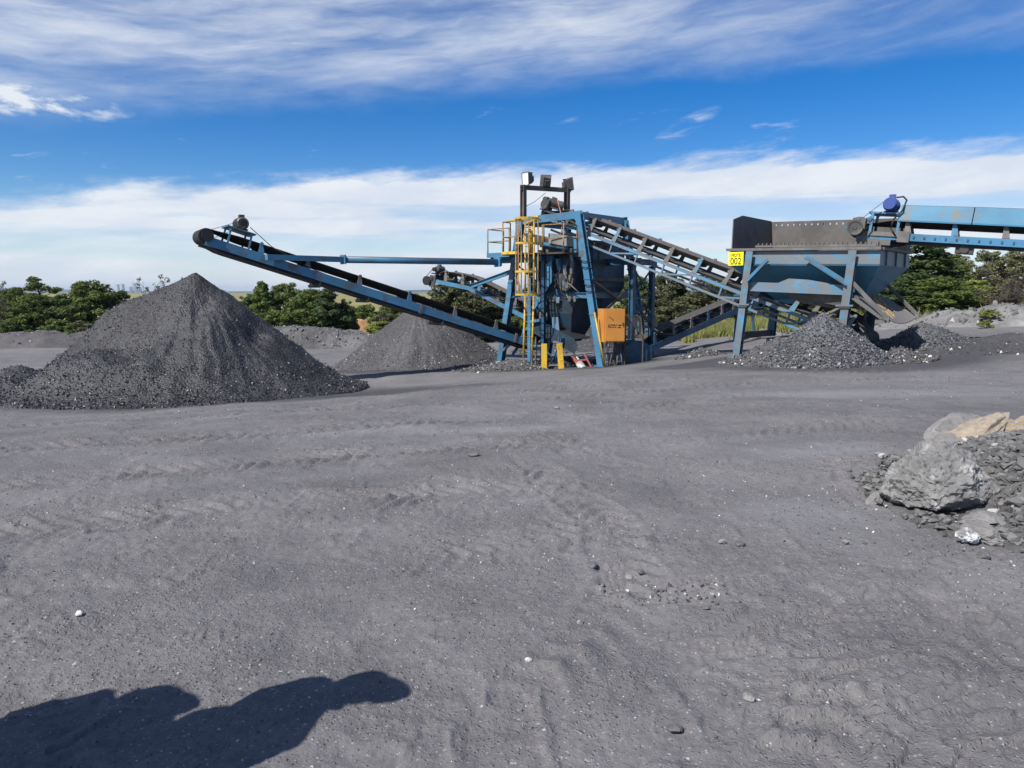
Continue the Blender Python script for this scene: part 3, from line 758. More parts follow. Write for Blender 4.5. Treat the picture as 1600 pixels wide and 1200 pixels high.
# ------------------------------------------------------------------ far country: hills, power station, haze
def ridge(name, label, Yd, prof, base, m, seed):
    xs = np.linspace(-1.15, 1.15, 200) * Yd; n = len(xs)
    hz = np.interp(xs / Yd, [p[0] for p in prof], [p[1] for p in prof]) * Yd + fbm(np.stack([xs * 9 / Yd, 0 * xs, 0 * xs + seed], 1), 4, seed) * .0012 * Yd
    rows = []
    for f, dy in ((0, -.16), (.35, -.11), (.8, -.04), (1, 0), (.8, .05), (0, .2)):
        rows.append(np.stack([xs, np.full(n, Yd * (1 + dy)), base + (EYE + hz - base) * f + fbm(np.stack([xs * 30 / Yd, xs * 0 + dy * 9, 0 * xs], 1), 3, seed + 2) * .0006 * Yd * (0 < f < 1)], 1))
    V = np.concatenate(rows); i = np.arange(len(rows) - 1)[:, None] * n; j = np.arange(n - 1)[None]
    o = fast_mesh(name, V, np.stack([i + j, i + j + 1, i + n + j + 1, i + n + j], -1).reshape(-1, 4), None, m, smooth=True)
    return tag(o, label, kind='structure')
M['hill'] = simple('far_hill', (.07, .085, .05), .95, .1, .003)
HY = 6500
ridge('hills', 'distant blue hills along the horizon', HY, [(-1.2, .005), (-.7, .0055), (-.62, .0048), (-.55, .003), (-.45, .0022), (-.2, .0030), (-.12, .0048), (0, .004), (.5, .006), (1.2, .007)], -30, M['hill'], 61)
M['concrete'] = simple('far_concrete', (.42, .41, .40), .9, .2)
M['concrete_dark'] = simple('far_plant', (.2, .2, .21), .9, .2)
S0 = at(205, 456, 5600)
ps = empty('power_station', (S0.x, S0.y, -26), 'distant power station with two cooling towers and two tall chimneys on the horizon', 'power station')
for px, sc in ((184.5, 1.0), (192.0, 1.05)):
    b = MB(); c = at(px, 455.5, 5600 + (px - 184) * 6); r0 = 16 * sc; Ht = at(px, 444.5, 5600).z * sc
    b.rings((c.x, c.y, -26), (c.x, c.y, Ht), [(0, r0 * 1.25), (.3, r0 * 1.1), (.55, r0 * .88), (.78, r0 * .74), (.9, r0 * .74), (1, r0 * .79)], 28)
    b.rings((c.x, c.y, Ht), (c.x, c.y, Ht - 6), [(0, r0 * .79), (0, r0 * .7), (1, r0 * .68)], 28)
    b.build('cooling_tower', M['concrete'], ps)
for px, tpx in ((208.3, 440), (223.6, 440)):
    c = at(px, 450, 5650); b = MB(); b.tube((c.x, c.y, -26), (c.x, c.y, at(px, tpx, 5650).z), 3.2, 12, 2.2); b.build('chimney', M['concrete_dark'], ps)
for px, w_, tp in ((204.5, 10, 448.5), (213, 14, 448.3), (219, 9, 449), (230, 12, 448.6), (247, 14, 447)):
    c = at(px, 450, 5660); z1 = at(px, tp, 5660).z; b = MB(); b.box((c.x, c.y, (z1 - 26) / 2), (w_ * 1.6, 14, z1 + 26)); b.box((c.x + 3, c.y, z1 + 1.5), (w_ * .5, 8, 3)); b.build('boiler_house', M['concrete_dark'], ps)
hb = MB(); hb.box((0, 3600, (EYE + 62 - 34) / 2), (19000, 9000, EYE + 62 + 34))
hm = bpy.data.materials.new('haze_air'); hm.use_nodes = True; hn = hm.node_tree
for n in list(hn.nodes):
    if n.type == 'BSDF_PRINCIPLED': hn.nodes.remove(n)
pv = hn.nodes.new('ShaderNodeVolumePrincipled'); pv.inputs['Color'].default_value = (.62, .78, .98, 1); pv.inputs['Density'].default_value = 1.1e-4; pv.inputs['Anisotropy'].default_value = .2
hn.links.new(pv.outputs[0], hn.nodes['Material Output'].inputs['Volume'])
HAZE = True
if HAZE:
    hz = hb.build('haze', hm); tag(hz, 'thin blue haze', kind='stuff')
# ------------------------------------------------------------------ trees
def leaves(centers, radii, counts, lsize, rg, flat=.75, droop=0.):
    """leaf tufts: small quads spread through ellipsoidal clumps"""
    C = np.repeat(centers, counts, 0); Rr = np.repeat(radii, counts, 0); n = len(C)
    d = rg.normal(size=(n, 3)); d /= np.linalg.norm(d, axis=1)[:, None]
    rad = rg.uniform(.35, 1.05, (n, 1)) ** .6
    P = C + d * rad * Rr
    nrm = d + rg.normal(0, .55, (n, 3)); nrm[:, 2] += .25; nrm /= np.linalg.norm(nrm, axis=1)[:, None]
    a = np.cross(nrm, rg.normal(size=(n, 3))); a /= np.linalg.norm(a, axis=1)[:, None]
    if droop: a[:, 2] -= droop; a /= np.linalg.norm(a, axis=1)[:, None]
    b = np.cross(nrm, a)
    s = lsize * rg.uniform(.55, 1.3, (n, 1)); k = rg.uniform(.3, .6, (n, 1))
    V = np.stack([P - a * s, P - b * s * k, P + a * s, P + b * s * k], 1).reshape(-1, 3)
    F = np.arange(n * 4).reshape(-1, 4)
    return V, F
def limb(b, p0, p1, r0, r1, n=3, rg=None, n_side=7):
    p0 = np.array(p0, float); p1 = np.array(p1, float); prev = p0
    for i in range(1, n + 1):
        f = i / n; q = p0 + (p1 - p0) * f
        if i < n: q = q + rg.normal(0, .05, 3) * np.linalg.norm(p1 - p0) * .6
        b.tube(prev, q, r0 + (r1 - r0) * (f - 1 / n), n_side, r0 + (r1 - r0) * f, caps=False); prev = q
def make_tree(kind, seed, lm):
    """unit tree: height 1 m scaled later; returns (trunk mesh builder, leaf verts, leaf quads) at real size H"""
    rg = np.random.default_rng(seed); b = MB(); cs = []; rs = []
    if kind == 'pine':            # bushy crown of layered rounded clumps
        H, Wd = 5.0, 2.1; limb(b, (0, 0, -.3), (rg.normal(0, .15), rg.normal(0, .15), H * .93), .15, .03, 6, rg)
        for i in range(105):
            f = (i + rg.uniform()) / 105; z = H * (.08 + .88 * f); w = Wd * (1 - abs(f - .32) ** 1.6 * 1.25) * rg.uniform(.45, 1.02); an = rg.uniform(0, 2 * np.pi)
            p = (w * np.cos(an), w * np.sin(an), z + rg.normal(0, .12)); r = rg.uniform(.36, .66) * (1.12 - .42 * f)
            cs.append(p); rs.append((r * 1.15, r * 1.15, r * .68))
            if i % 4 == 0: limb(b, (0, 0, z * .82), p, .045, .012, 3, rg, 5)
        ls, per = .125, 150
    elif kind == 'cone':
        H, Wd = 5.6, 1.75; limb(b, (0, 0, -.3), (.05, 0, H * .96), .15, .025, 6, rg)
        for i in range(110):
            f = (i + rg.uniform()) / 110; z = H * (.06 + .92 * f); w = Wd * (1 - f) ** .62 * rg.uniform(.35, 1.05) + .05; an = rg.uniform(0, 2 * np.pi)
            p = (w * np.cos(an), w * np.sin(an), z - .12 * w); r = rg.uniform(.34, .62) * (1.1 - .55 * f)
            cs.append(p); rs.append((r * 1.2, r * 1.2, r * .6))
            if i % 4 == 0: limb(b, (0, 0, z * .9), p, .04, .012, 3, rg, 5)
        ls, per = .125, 140
    elif kind == 'flat':          # lone pine: bare stem and flat, gapped top
        H = 4.6; limb(b, (0, 0, -.3), (.1, 0, 2.6), .12, .09, 4, rg); limb(b, (.1, 0, 2.6), (-.25, .1, 4.2), .085, .03, 3, rg)
        for (x, z, w, r) in ((-.95, 3.1, .9, .33), (-.5, 3.2, .8, .34), (.0, 3.05, .9, .3), (.55, 3.0, .6, .25), (-.75, 3.75, .5, .26), (-.35, 4.1, .6, .3), (.05, 3.95, .7, .33), (.45, 3.75, .7, .3), (.95, 3.65, .5, .28), (-.1, 4.35, .35, .22), (-.6, 4.38, .3, .2), (.75, 3.4, .4, .2), (.7, 2.7, .35, .18)):
            for q in range(3):
                p = (x + rg.normal(0, .16), rg.normal(0, w * .6), z + rg.normal(0, .05)); cs.append(p); rs.append((r * 1.15, r * 1.15, r * .55))
            limb(b, (.02, 0, min(z - .25, 4.0)), (x, 0, z - .03), .04, .012, 3, rg, 5)
        ls, per = .085, 90
    elif kind == 'euca':
        H, Wd = 6.0, 1.9; limb(b, (0, 0, -.3), (.2, 0, 3.0), .16, .11, 4, rg)
        for i in range(9):
            an = i * 2.4 + rg.uniform(0, .6); w = Wd * rg.uniform(.25, .95); z = H * rg.uniform(.5, .98)
            tip = np.array((w * np.cos(an), w * np.sin(an), z)); limb(b, (.15, 0, 2.0 + rg.uniform(0, 1)), tip, .075, .02, 4, rg, 5)
            for q in range(7):
                p = tip + rg.normal(0, 1, 3) * np.array((.42, .42, .45)); p[2] -= rg.uniform(0, .7); r = rg.uniform(.22, .42); cs.append(p); rs.append((r, r, r * 1.05))
        for i in range(16):
            an = rg.uniform(0, 6.28); w = Wd * rg.uniform(.2, .9); cs.append((w * np.cos(an), w * np.sin(an), H * rg.uniform(.1, .5))); r = rg.uniform(.35, .55); rs.append((r, r, r))
        ls, per = .12, 120
    elif kind == 'bush':
        H, Wd = 2.6, 1.7; 
        for i in range(7):
            an = rg.uniform(0, 6.28); limb(b, (rg.normal(0, .1), rg.normal(0, .1), -.2), (Wd * .6 * np.cos(an), Wd * .6 * np.sin(an), H * rg.uniform(.45, .8)), .05, .012, 3, rg, 5)
        for i in range(46):
            f = rg.uniform(0, 1); an = rg.uniform(0, 6.28); w = Wd * np.sqrt(max(0, 1 - f ** 2)) * rg.uniform(.3, 1.0)
            cs.append((w * np.cos(an), w * np.sin(an), H * (.1 + .82 * f))); r = rg.uniform(.24, .46); rs.append((r, r, r * .75))
        ls, per = .115, 130
    elif kind == 'twig':          # leafless brown tree: many fine twigs with dry leaves
        H = 5.0; limb(b, (0, 0, -.3), (.1, 0, 2.2), .13, .09, 4, rg)
        for i in range(26):
            an = rg.uniform(0, 6.28); w = 1.9 * rg.uniform(.2, 1); z = H * rg.uniform(.22, .98) * (1 - .12 * (w / 1.9) ** 2); tip = np.array((w * np.cos(an), w * np.sin(an), z))
            base = np.array((.05, 0, rg.uniform(.5, 2.2))); limb(b, base, tip, .05, .012, 4, rg, 5)
            for q in range(6):
                m_ = base + (tip - base) * rg.uniform(.35, 1); limb(b, m_, m_ + rg.normal(0, .4, 3) + np.array((0, 0, .12)), .014, .004, 2, rg, 4)
            for q in range(3): cs.append(tip + rg.normal(0, .35, 3)); r = rg.uniform(.3, .5); rs.append((r, r, r))
        ls, per = .05, 70
    else:                         # 'wisp': thin sparse young tree
        H = 4.2; limb(b, (0, 0, -.3), (.15, 0, 3.6), .05, .012, 5, rg, 6)
        for i in range(18):
            an = rg.uniform(0, 6.28); z = rg.uniform(1.2, 4.0); w = rg.uniform(.4, 1.15); p = (w * np.cos(an), w * np.sin(an) * .6, z + .25)
            limb(b, (.08, 0, z - .35), p, .02, .005, 3, rg, 4)
            for q in range(2): cs.append(np.array(p) + rg.normal(0, .12, 3)); r = rg.uniform(.1, .22); rs.append((r, r, r * .7))
        ls, per = .055, 26
    cs = np.array(cs); rs = np.array(rs); vol = rs.prod(1) ** (1 / 3)
    cnt = np.maximum(8, (per * (vol / vol.mean()) ** 1.6)).astype(int)
    V, F = leaves(cs, rs, cnt, ls, rg, droop=.8 if kind == 'euca' else 0)
    tr = b.build('trunk', M['bark']); fo = fast_mesh('crown', V, F, None, lm)
    return tr.data, fo.data, tr, fo, V[:, 2].max(), np.percentile(np.abs(V[:, 0]), 97)
PROTO = {}
def proto(key, kind, seed, lm):
    a, c, o1, o2, h, hw = make_tree(kind, seed, M[lm])
    bpy.data.objects.remove(o1); bpy.data.objects.remove(o2); PROTO[key] = (a, c, h, hw)
for k in (('pineA', 'pine', 1, 'pine'), ('pineB', 'pine', 2, 'pine'), ('pineC', 'pine', 3, 'pine2'), ('coneA', 'cone', 4, 'pine'), ('coneB', 'cone', 5, 'pine2'), ('flat', 'flat', 6, 'pine'),
          ('oliveA', 'pine', 7, 'olive'), ('oliveB', 'euca', 8, 'olive'), ('eucaA', 'euca', 9, 'euca'), ('eucaB', 'euca', 10, 'euca'), ('bushA', 'bush', 11, 'pine'), ('bushB', 'bush', 12, 'olive'),
          ('bright', 'bush', 13, 'bright'), ('twig', 'twig', 14, 'brown'), ('wisp', 'wisp', 15, 'olive')): proto(*k)
def tree(key, px, top, Y, wpx, label, group, name='tree', base=None, cat=None, rz=None):
    """stand a tree on the ground at distance Y: crown top at photo height `top`, about wpx wide"""
    a, c, h, hw = PROTO[key]; p = at(px, 500, Y); zb = G(p.x, Y) if base is None else base
    ztop = at(px, top - (5 if group and 'left edge' in group and name == 'pine_tree' else 0), Y).z; sz = (ztop - zb) / h; sw = wpx * (1.16 if group in ('trees along the left edge of the yard', 'trees behind the hopper and spoil bank') else 1.05) / FPX * Y / (2 * hw)
    e = empty(name, (p.x, Y, zb), label, cat or name.replace('_', ' '), group, rz if rz is not None else random.uniform(0, 6.28))
    for nm, me in (('trunk', a), ('crown', c)):
        o = bpy.data.objects.new(nm, me); COL.objects.link(o); o.parent = e
        o.scale = (sw, sw, sz)
    return e
GL, GM, GB, GR = 'trees along the left edge of the yard', 'trees between the coal heaps', 'trees behind the screening tower', 'trees behind the hopper and spoil bank'
tree('flat', 66, 436, 52, 48, 'lone flat-topped pine with a bare stem rising above the left bushes', GL, 'pine_tree', rz=0)
tree('pineA', 145, 441, 50, 74, 'tallest rounded pine of the left row, dense with bright top', GL, 'pine_tree')
tree('coneB', 192, 458, 51, 46, 'dark pine at the right end of the left row, beside the tall coal heap', GL, 'pine_tree')
tree('pineB', 24, 452, 52, 52, 'pine with a narrow pointed top at the left of the lone flat-topped pine', GL, 'pine_tree')
tree('pineC', -12, 468, 49, 60, 'dark pine cut by the left edge of the photo', GL, 'pine_tree')
tree('pineB', 52, 464, 49, 62, 'wide green pine below the lone flat-topped pine', GL, 'pine_tree')
tree('pineC', 100, 463, 50, 66, 'dark pine left of the tallest rounded pine', GL, 'pine_tree')
tree('bushA', 22, 495, 47.5, 60, 'low green bush at the far left above the dark bank', GL, 'bush')
tree('bushA', 88, 497, 47.5, 60, 'low green bush under the dark pines in the left row', GL, 'bush')
tree('bushB', 130, 500, 47.5, 60, 'olive bush under the tallest rounded pine of the left row', GL, 'bush')
tree('bushA', 172, 492, 48, 56, 'green bush at the right of the left row, next to the tall coal heap', GL, 'bush')
tree('wisp', 243, 428, 38, 44, 'thin sparse tree standing behind the left slope of the tall coal heap', GL, 'young_tree', rz=.4)
tree('wisp', 2, 438, 46, 36, 'bare thin tree at the left edge of the photo', GL, 'young_tree', rz=2.2)
tree('coneA', 411, 438, 48, 50, 'pointed pine just right of the tall coal heap', GM, 'pine_tree')
tree('pineA', 446, 440, 49, 62, 'light-topped pine second from the tall coal heap', GM, 'pine_tree')
tree('pineB', 484, 450, 47, 66, 'broad pine in the middle of the clump between the heaps', GM, 'pine_tree')
tree('coneB', 514, 449, 46, 62, 'dense pine in front of the yellow field, right of the clump between the heaps', GM, 'pine_tree')
tree('pineC', 540, 466, 47, 34, 'dark low pine at the right end of the clump between the heaps', GM, 'pine_tree')
tree('bushA', 430, 482, 45.5, 60, 'low bush behind the gravelly bank near the tall heap', GM, 'bush')
tree('pineC', 388, 458, 52, 40, 'pine mostly hidden by the right slope of the tall heap', GM, 'pine_tree')
tree('bushA', 572, 474, 64, 62, 'green bush behind the orange soil cut', GM, 'bush')
tree('pineB', 622, 464, 60, 56, 'round pine behind the grey cone of fine coal', GM, 'pine_tree')
tree('pineA', 655, 458, 62, 50, 'pine seen between the belt and the beam of the long conveyor', GM, 'pine_tree')
tree('bushB', 604, 484, 58, 50, 'olive bush right of the orange soil cut', GM, 'bush')
tree('bright', 598, 501, 50, 52, 'bright yellow-green shrub at the left foot of the grey coal cone', GM, 'shrub')
tree('oliveA', 712, 430, 47, 96, 'olive tree under the end of the small back conveyor', GB, 'tree')
tree('oliveA', 762, 444, 48, 90, 'olive tree between the back conveyor and the long conveyor', GB, 'tree')
tree('pineB', 798, 452, 50, 70, 'green tree behind the left leg of the screening tower', GB, 'tree')
tree('pineC', 838, 440, 54, 70, 'dark tree behind the ladder of the screening tower', GB, 'tree')
tree('bushB', 742, 492, 45, 70, 'low bush above the right slope of the grey coal cone', GB, 'bush')
tree('bushA', 800, 494, 46, 60, 'low bush beside the left leg of the screening tower', GB, 'bush')
tree('oliveB', 892, 446, 56, 70, 'tree behind the middle of the screening tower', GB, 'tree')
tree('pineA', 990, 428, 52, 60, 'tree seen through the braced frame right of the tower', GB, 'tree')
tree('oliveA', 1042, 424, 50, 76, 'tall tree just right of the braced frame, under the inclined conveyor', GB, 'tree')
tree('oliveB', 1088, 430, 48, 80, 'tree under the middle of the inclined conveyor', GB, 'tree')
tree('pineC', 1132, 436, 52, 80, 'dark tree left of the hopper, under the inclined conveyor', GB, 'tree')
tree('bushB', 1060, 470, 45, 90, 'bush above the low rising conveyor', GB, 'bush')
tree('oliveB', 1185, 440, 50, 84, 'tree behind the left hopper leg', GR, 'tree')
tree('bushB', 1215, 478, 43, 70, 'bush seen under the hopper', GR, 'bush')
tree('pineC', 1262, 440, 50, 90, 'dark tree hidden behind the hopper', GR, 'tree')
tree('coneB', 1440, 376, 40, 104, 'tall dark pine under the covered conveyor, right of the hopper', GR, 'pine_tree')
tree('coneA', 1484, 396, 43, 60, 'slim pine top right behind the tall dark pine', GR, 'pine_tree')
tree('pineC', 1398, 432, 37, 84, 'low spreading pine beside the right end of the hopper', GR, 'pine_tree')
tree('pineB', 1462, 432, 36.5, 92, 'lower green pine in front of the tall dark pine', GR, 'pine_tree')
tree('eucaA', 1519, 398, 45, 66, 'pale eucalyptus between the tall pine and the brown tree', GR, 'eucalyptus_tree')
tree('bright', 1520, 436, 38, 72, 'yellow-green bush beneath the pale eucalyptus', GR, 'shrub')
tree('eucaB', 1566, 388, 44, 74, 'tall olive eucalyptus near the right edge', GR, 'eucalyptus_tree')
tree('eucaA', 1612, 384, 42, 80, 'eucalyptus cut by the right edge of the photo', GR, 'eucalyptus_tree')
tree('twig', 1580, 418, 35, 96, 'brown leafless tree above the spoil bank at the right edge', GR, 'bare_tree')
tree('bushB', 1540, 452, 37, 70, 'dull bush left of the brown leafless tree', GR, 'bush')
tree('bright', 1546, 483, 28.2, 26, 'small yellowish shrub growing on the pale spoil bank', None, 'shrub', base=at(1546, 498, 28.2).z)
tree('bright', 1540, 500, 27.6, 18, 'tiny shrub low on the face of the pale spoil bank', None, 'shrub', base=at(1540, 512, 27.6).z)

# orange soil cut and grass behind the yard
def blob_mound(name, label, cat, px, py, Y, rx, ry, H, m, seed):
    p = at(px, py, Y); n, k = 26, 48; q = np.linspace(0, 1.05, n); a = np.arange(k) / k * 2 * np.pi
    Q, A = np.meshgrid(q, a, indexing='ij'); x = (p.x + Q * rx * np.cos(A)).ravel(); y = (Y + Q * ry * np.sin(A)).ravel()
    g = Garr(x, y); h = H * (1 - np.clip(Q.ravel(), 0, 1) ** 1.5); h = h * (1 + .2 * fbm(np.stack([x, y, 0 * x], 1) * 1.6, 5, seed, .65)) + fbm(np.stack([x, y, 0 * x], 1) * 5, 3, seed) * .03
    V = np.stack([x, y, g + h - .04 - .2 * (Q.ravel() > 1.0)], 1); i = np.arange(n - 1)[:, None] * k; j = np.arange(k)[None]; j2 = (j + 1) % k
    o = fast_mesh(name, V, np.stack([i + j, i + k + j, i + k + j2, i + j2], -1).reshape(-1, 4), None, m, smooth=True, origin=(p.x, Y, G(p.x, Y)))
    return tag(o, label, cat)
blob_mound('soil_mound', 'orange soil cut among the bushes between the coal heaps', 'soil mound', 562, 500, 57, 1.7, 2.4, (at(562, 497, 57).z) - G(at(562, 500, 57).x, 57), M['dirt'], 71)
blob_mound('soil_mound', 'sandy orange bank showing through the trees left of the tower', 'soil mound', 768, 500, 52, 2.4, 2.6, at(768, 484, 52).z - G(at(768, 500, 52).x, 52), M['dirt'], 72)
blob_mound('soil_mound', 'pale sandy bank above the low rising conveyor', 'soil mound', 1098, 500, 46, 1.8, 2.2, at(1098, 486, 46).z - G(at(1098, 500, 46).x, 46), M['dirt'], 73)
rg = np.random.default_rng(81)
def grass(name, label, n, fx, hgt, m):
    P = fx(n); n = len(P); a = rg.uniform(0, 6.28, n); ln = rg.normal(0, .3, (n, 2)); h = hgt * rg.uniform(.4, 1.2, n); w = .012 * rg.uniform(.6, 1.6, n) * 2
    dx = np.stack([np.cos(a) * w, np.sin(a) * w, 0 * a], 1); tip = P + np.stack([ln[:, 0] * h, ln[:, 1] * h, h], 1)
    V = np.stack([P - dx, P + dx, tip], 1).reshape(-1, 3)
    o = fast_mesh(name, V, None, np.arange(n * 3).reshape(-1, 3), m); return tag(o, label, kind='stuff')
def gpatch(x0, x1, y0, y1, dens=.5):
    def f(n):
        x = rg.uniform(x0, x1, n); y = rg.uniform(y0, y1, n); k = fbm(np.stack([x * .5, y * .5, 0 * x], 1), 3, 91) > -dens * .5; x, y = x[k], y[k]
        return np.stack([x, y, Garr(x, y) - .02], 1)
    return f
grass('grass', 'tall yellow-green grass growing behind the hopper and the low rising conveyor', 26000, gpatch(8.2, 19, 35, 43), .55, M['grass'])
grass('grass', 'dry grass strip on top of the pale spoil bank', 6000, gpatch(19, 29, 34.0, 38), .5, M['grass'])
# ------------------------------------------------------------------ the screening plant
AA = R(41)
M['shade_black'] = paint('shade_blackened_steel', (.014, .045, .08), .55, (.022, .022, .024), .6, .1, dscale=3)  # near-black blue paints in the shade inside the tower
E1 = Vector((math.cos(AA), -math.sin(AA), 0)); E2 = Vector((math.sin(AA), math.cos(AA), 0)); UP = Vector((0, 0, 1))
TO = Vector((.35, 28.8, 0))
def T(s, t, z): return TO + E1 * s + E2 * t + UP * z
def grd(p): return G(p.x, p.y)
AX = (E1, E2, UP)
prng = random.Random(5)

def motor(parent, p, axis, r, L, m='motor', name='motor'):
    """electric motor: ribbed body, fan cover, terminal box, feet"""
    p = Vector(p); d = Vector(axis).normalized(); a = p - d * L / 2; z = p + d * L / 2
    b = MB(); prof = [(0, 0), (0, r * .8), (.06, r * .97)]
    for i in range(9):
        f = .1 + i * .065; prof += [(f, r * .9), (f, r), (f + .03, r), (f + .03, r * .9)]
    prof += [(.72, r * .97), (.74, r * .97), (.74, 0)]
    b.rings(a, z, prof, 18)
    lat = d.cross(UP).normalized()
    for s in (-1, 1): b.box(p + lat * s * r * .7 - UP * r * .95 - d * L * .05, (L * .5, r * .35, r * .25), (d, lat, UP))
    b.tube(a, a - d * L * .14, r * .16, 10)
    o = b.build(name, M[m], parent)
    b = MB(); b.rings(a, z, [(.745, 0), (.745, r * 1.03), (.95, r * 1.0), (1, r * .8), (1, r * .25), (.98, 0)], 18)
    b.build('fan_cover', M['motor'], o)
    b = MB(); b.box(p + UP * r * 1.15 + lat * r * .1 - d * L * .06, (L * .3, r * .8, r * .55), (d, lat, UP)); b.build('terminal_box', M[m], o)
    return o
def lerp(a, b, f): return Vector(a) + (Vector(b) - Vector(a)) * f

def conveyor(name, label, near, gauge, bw, beam_h, lift, pr, idl, ret, mats, truss=0., tail_clear=.6, head_clear=.7, brk=.05, belt_m='belt', tall=.14):
    """near = points from tail to head along the top of the beam on the camera side"""
    near = [Vector(p) for p in near]
    d0 = (near[-1] - near[0]); d0.z = 0; d0.normalize(); lat = d0.cross(UP)
    if lat.dot(Vector((near[0].x, near[0].y, 0))) < 0: lat = -lat          # lat points away from the camera
    C = [p + lat * gauge / 2 for p in near]
    root = empty(name, (C[0].x, C[0].y, G(C[0].x, C[0].y)), label, 'conveyor')
    seg = [(b - a).length for a, b in zip(C[:-1], C[1:])]; S = [0]
    for q in seg: S.append(S[-1] + q)
    L = S[-1]
    def P(d):
        i = 0
        while i < len(seg) - 1 and d > S[i + 1]: i += 1
        u = (C[i + 1] - C[i]).normalized(); w = lat.cross(u)
        if w.z < 0: w = -w
        return C[i] + u * (d - S[i]), u, w
    steel = M[mats]
    for sgn in (-1, 1):                                     # side beams
        b = MB()
        for a, c in zip(C[:-1], C[1:]):
            u = (c - a).normalized(); w = lat.cross(u); w = -w if w.z < 0 else w; off = lat * sgn * gauge / 2
            if truss:
                b.beam(a + off - w * .05, c + off - w * .05, .1, .1, w); b.beam(a + off - w * truss + u * .2, c + off - w * truss - u * .5, .07, .07, w)
            else: b.chan(a + off - w * beam_h / 2, c + off - w * beam_h / 2, .085, beam_h, .014, sgn * (1 if lat.dot(u.cross(w)) > 0 else -1), w)
        for k, d in enumerate(idl if truss else []):
            p, u, w = P(d); off = lat * sgn * gauge / 2
            b.beam(p + off - w * .1, p + off - w * (truss - .035), .05, .05, u)
            if k < len(idl) - 1 and k % 2 == 0:
                p2 = P(idl[k + 1])[0]; b.beam(p + off - w * .1 + u * .08, p2 + off - w * (truss - .03) - u * .1, .06, .055, w)
        b.build('side_beam', steel, root)
    for k, d in enumerate(idl):
        b = MB(); p, u, w = P(d); z = (truss if truss else beam_h * .5)
        b.beam(p - lat * (gauge / 2 - .05) - w * z, p + lat * (gauge / 2 - .05) - w * z, .06, .06, w); b.build('cross_member', steel, root)
    ang = R(33); c3 = bw / 3
    for k, d in enumerate(idl):                             # troughing idlers
        p, u, w = P(d); b = MB()
        b.beam(p - lat * (gauge / 2) + w * .03, p + lat * (gauge / 2) + w * .03, .09, .05, w)
        tipz = lift + c3 * math.sin(ang) - .01
        for sgn in (-1, 1):
            base = p + lat * sgn * (gauge / 2 - .01) + w * .012; tip = p + lat * sgn * (c3 * .5 + c3 * math.cos(ang) + .05) + w * tipz + u * brk
            q = [base - u * .09, base + u * .09, tip + u * .045, tip - u * .045]; b.plate(q, .03)
            b.tube(tip - lat * .035, tip + lat * .035, .055, 10)
        io = b.build('idler', M['steel'] if k % 3 else steel, root)
        for (y0, z0, y1, z1) in ((-c3 * .48, 0, c3 * .48, 0), (c3 * .54, .02, c3 * .54 + c3 * .93 * math.cos(ang), .02 + c3 * .93 * math.sin(ang)), (-c3 * .54, .02, -c3 * .54 - c3 * .93 * math.cos(ang), .02 + c3 * .93 * math.sin(ang))):
            r = MB(); r.tube(p + lat * y0 + w * (lift - .085 + z0), p + lat * y1 + w * (lift - .085 + z1), .062, 12); r.build('roller', M['steel_dark'], io)
    # the endless belt
    st = []; n = int(L / .22)
    for i in range(n + 1):
        d = L * i / n; p, u, w = P(d); f = min(1, d / tail_clear) * min(1, (L - d) / head_clear); f = f * f * (3 - 2 * f)
        st.append((p + w * (pr + (lift - pr) * f), w, f))
    p, u, w = P(L)
    for i in range(1, 12):
        a = math.pi * i / 12; nn = w * math.cos(a) + u * math.sin(a); st.append((p + nn * pr, nn, 0))
    for i in range(n, -1, -1):
        d = L * i / n; p, u, w = P(d); f = min(1, d / .35) * min(1, (L - d) / .5)
        st.append((p - w * (pr + (ret - pr) * f), -w, 0))
    p, u, w = P(0)
    for i in range(1, 12):
        a = math.pi * i / 12; nn = -w * math.cos(a) - u * math.sin(a); st.append((p + nn * pr, nn, 0))
    ys = np.array([-.5, -.44, -.3, -.17, 0, .17, .3, .44, .5]) * bw; rows = []
    for (p, nn, f) in st:
        o_, i_ = [], []
        for y in ys:
            ex = max(0, abs(y) - c3 * .5); ya = math.copysign(min(abs(y), c3 * .5) + ex * (1 + (math.cos(ang) - 1) * f), y); rise = ex * math.sin(ang) * f
            q = p + lat * ya + nn * rise; o_.append(q); i_.append(q - nn * .018)
        rows.append(o_ + i_[::-1])
    m_ = len(rows[0]); vs = [v for r_ in rows for v in r_]; fs = []
    for i in range(len(rows)):
        i2 = (i + 1) % len(rows)
        for j in range(m_): j2 = (j + 1) % m_; fs.append((i * m_ + j, i * m_ + j2, i2 * m_ + j2, i2 * m_ + j))
    bo = mesh_obj('belt', vs, fs, M[belt_m], root, False)
    for nm, d in (('tail_pulley', 0), ('head_pulley', L)):
        p, u, w = P(d); b = MB(); h = bw * .52
        b.rings(p - lat * h, p + lat * h, [(0, .03), (0, pr * .55), (.03, pr * .6), (.03, pr * .86), (0, pr * .88), (0, pr - .022), (1, pr - .022), (1, pr * .88), (.97, pr * .86), (.97, .03)], 22)
        b.tube(p - lat * (gauge / 2 + .12), p + lat * (gauge / 2 + .12), .045, 12)
        for s in (-1, 1): b.box(p + lat * s * (gauge / 2 + .03), (.24, .1, .17), (u, lat, w)); b.rings(p + lat * s * (gauge / 2 + .06), p + lat * s * (gauge / 2 + .12), [(0, .085), (1, .075), (1, 0)], 14)
        b.build(nm, M['steel_dark'], root)
    return root, P, L, lat

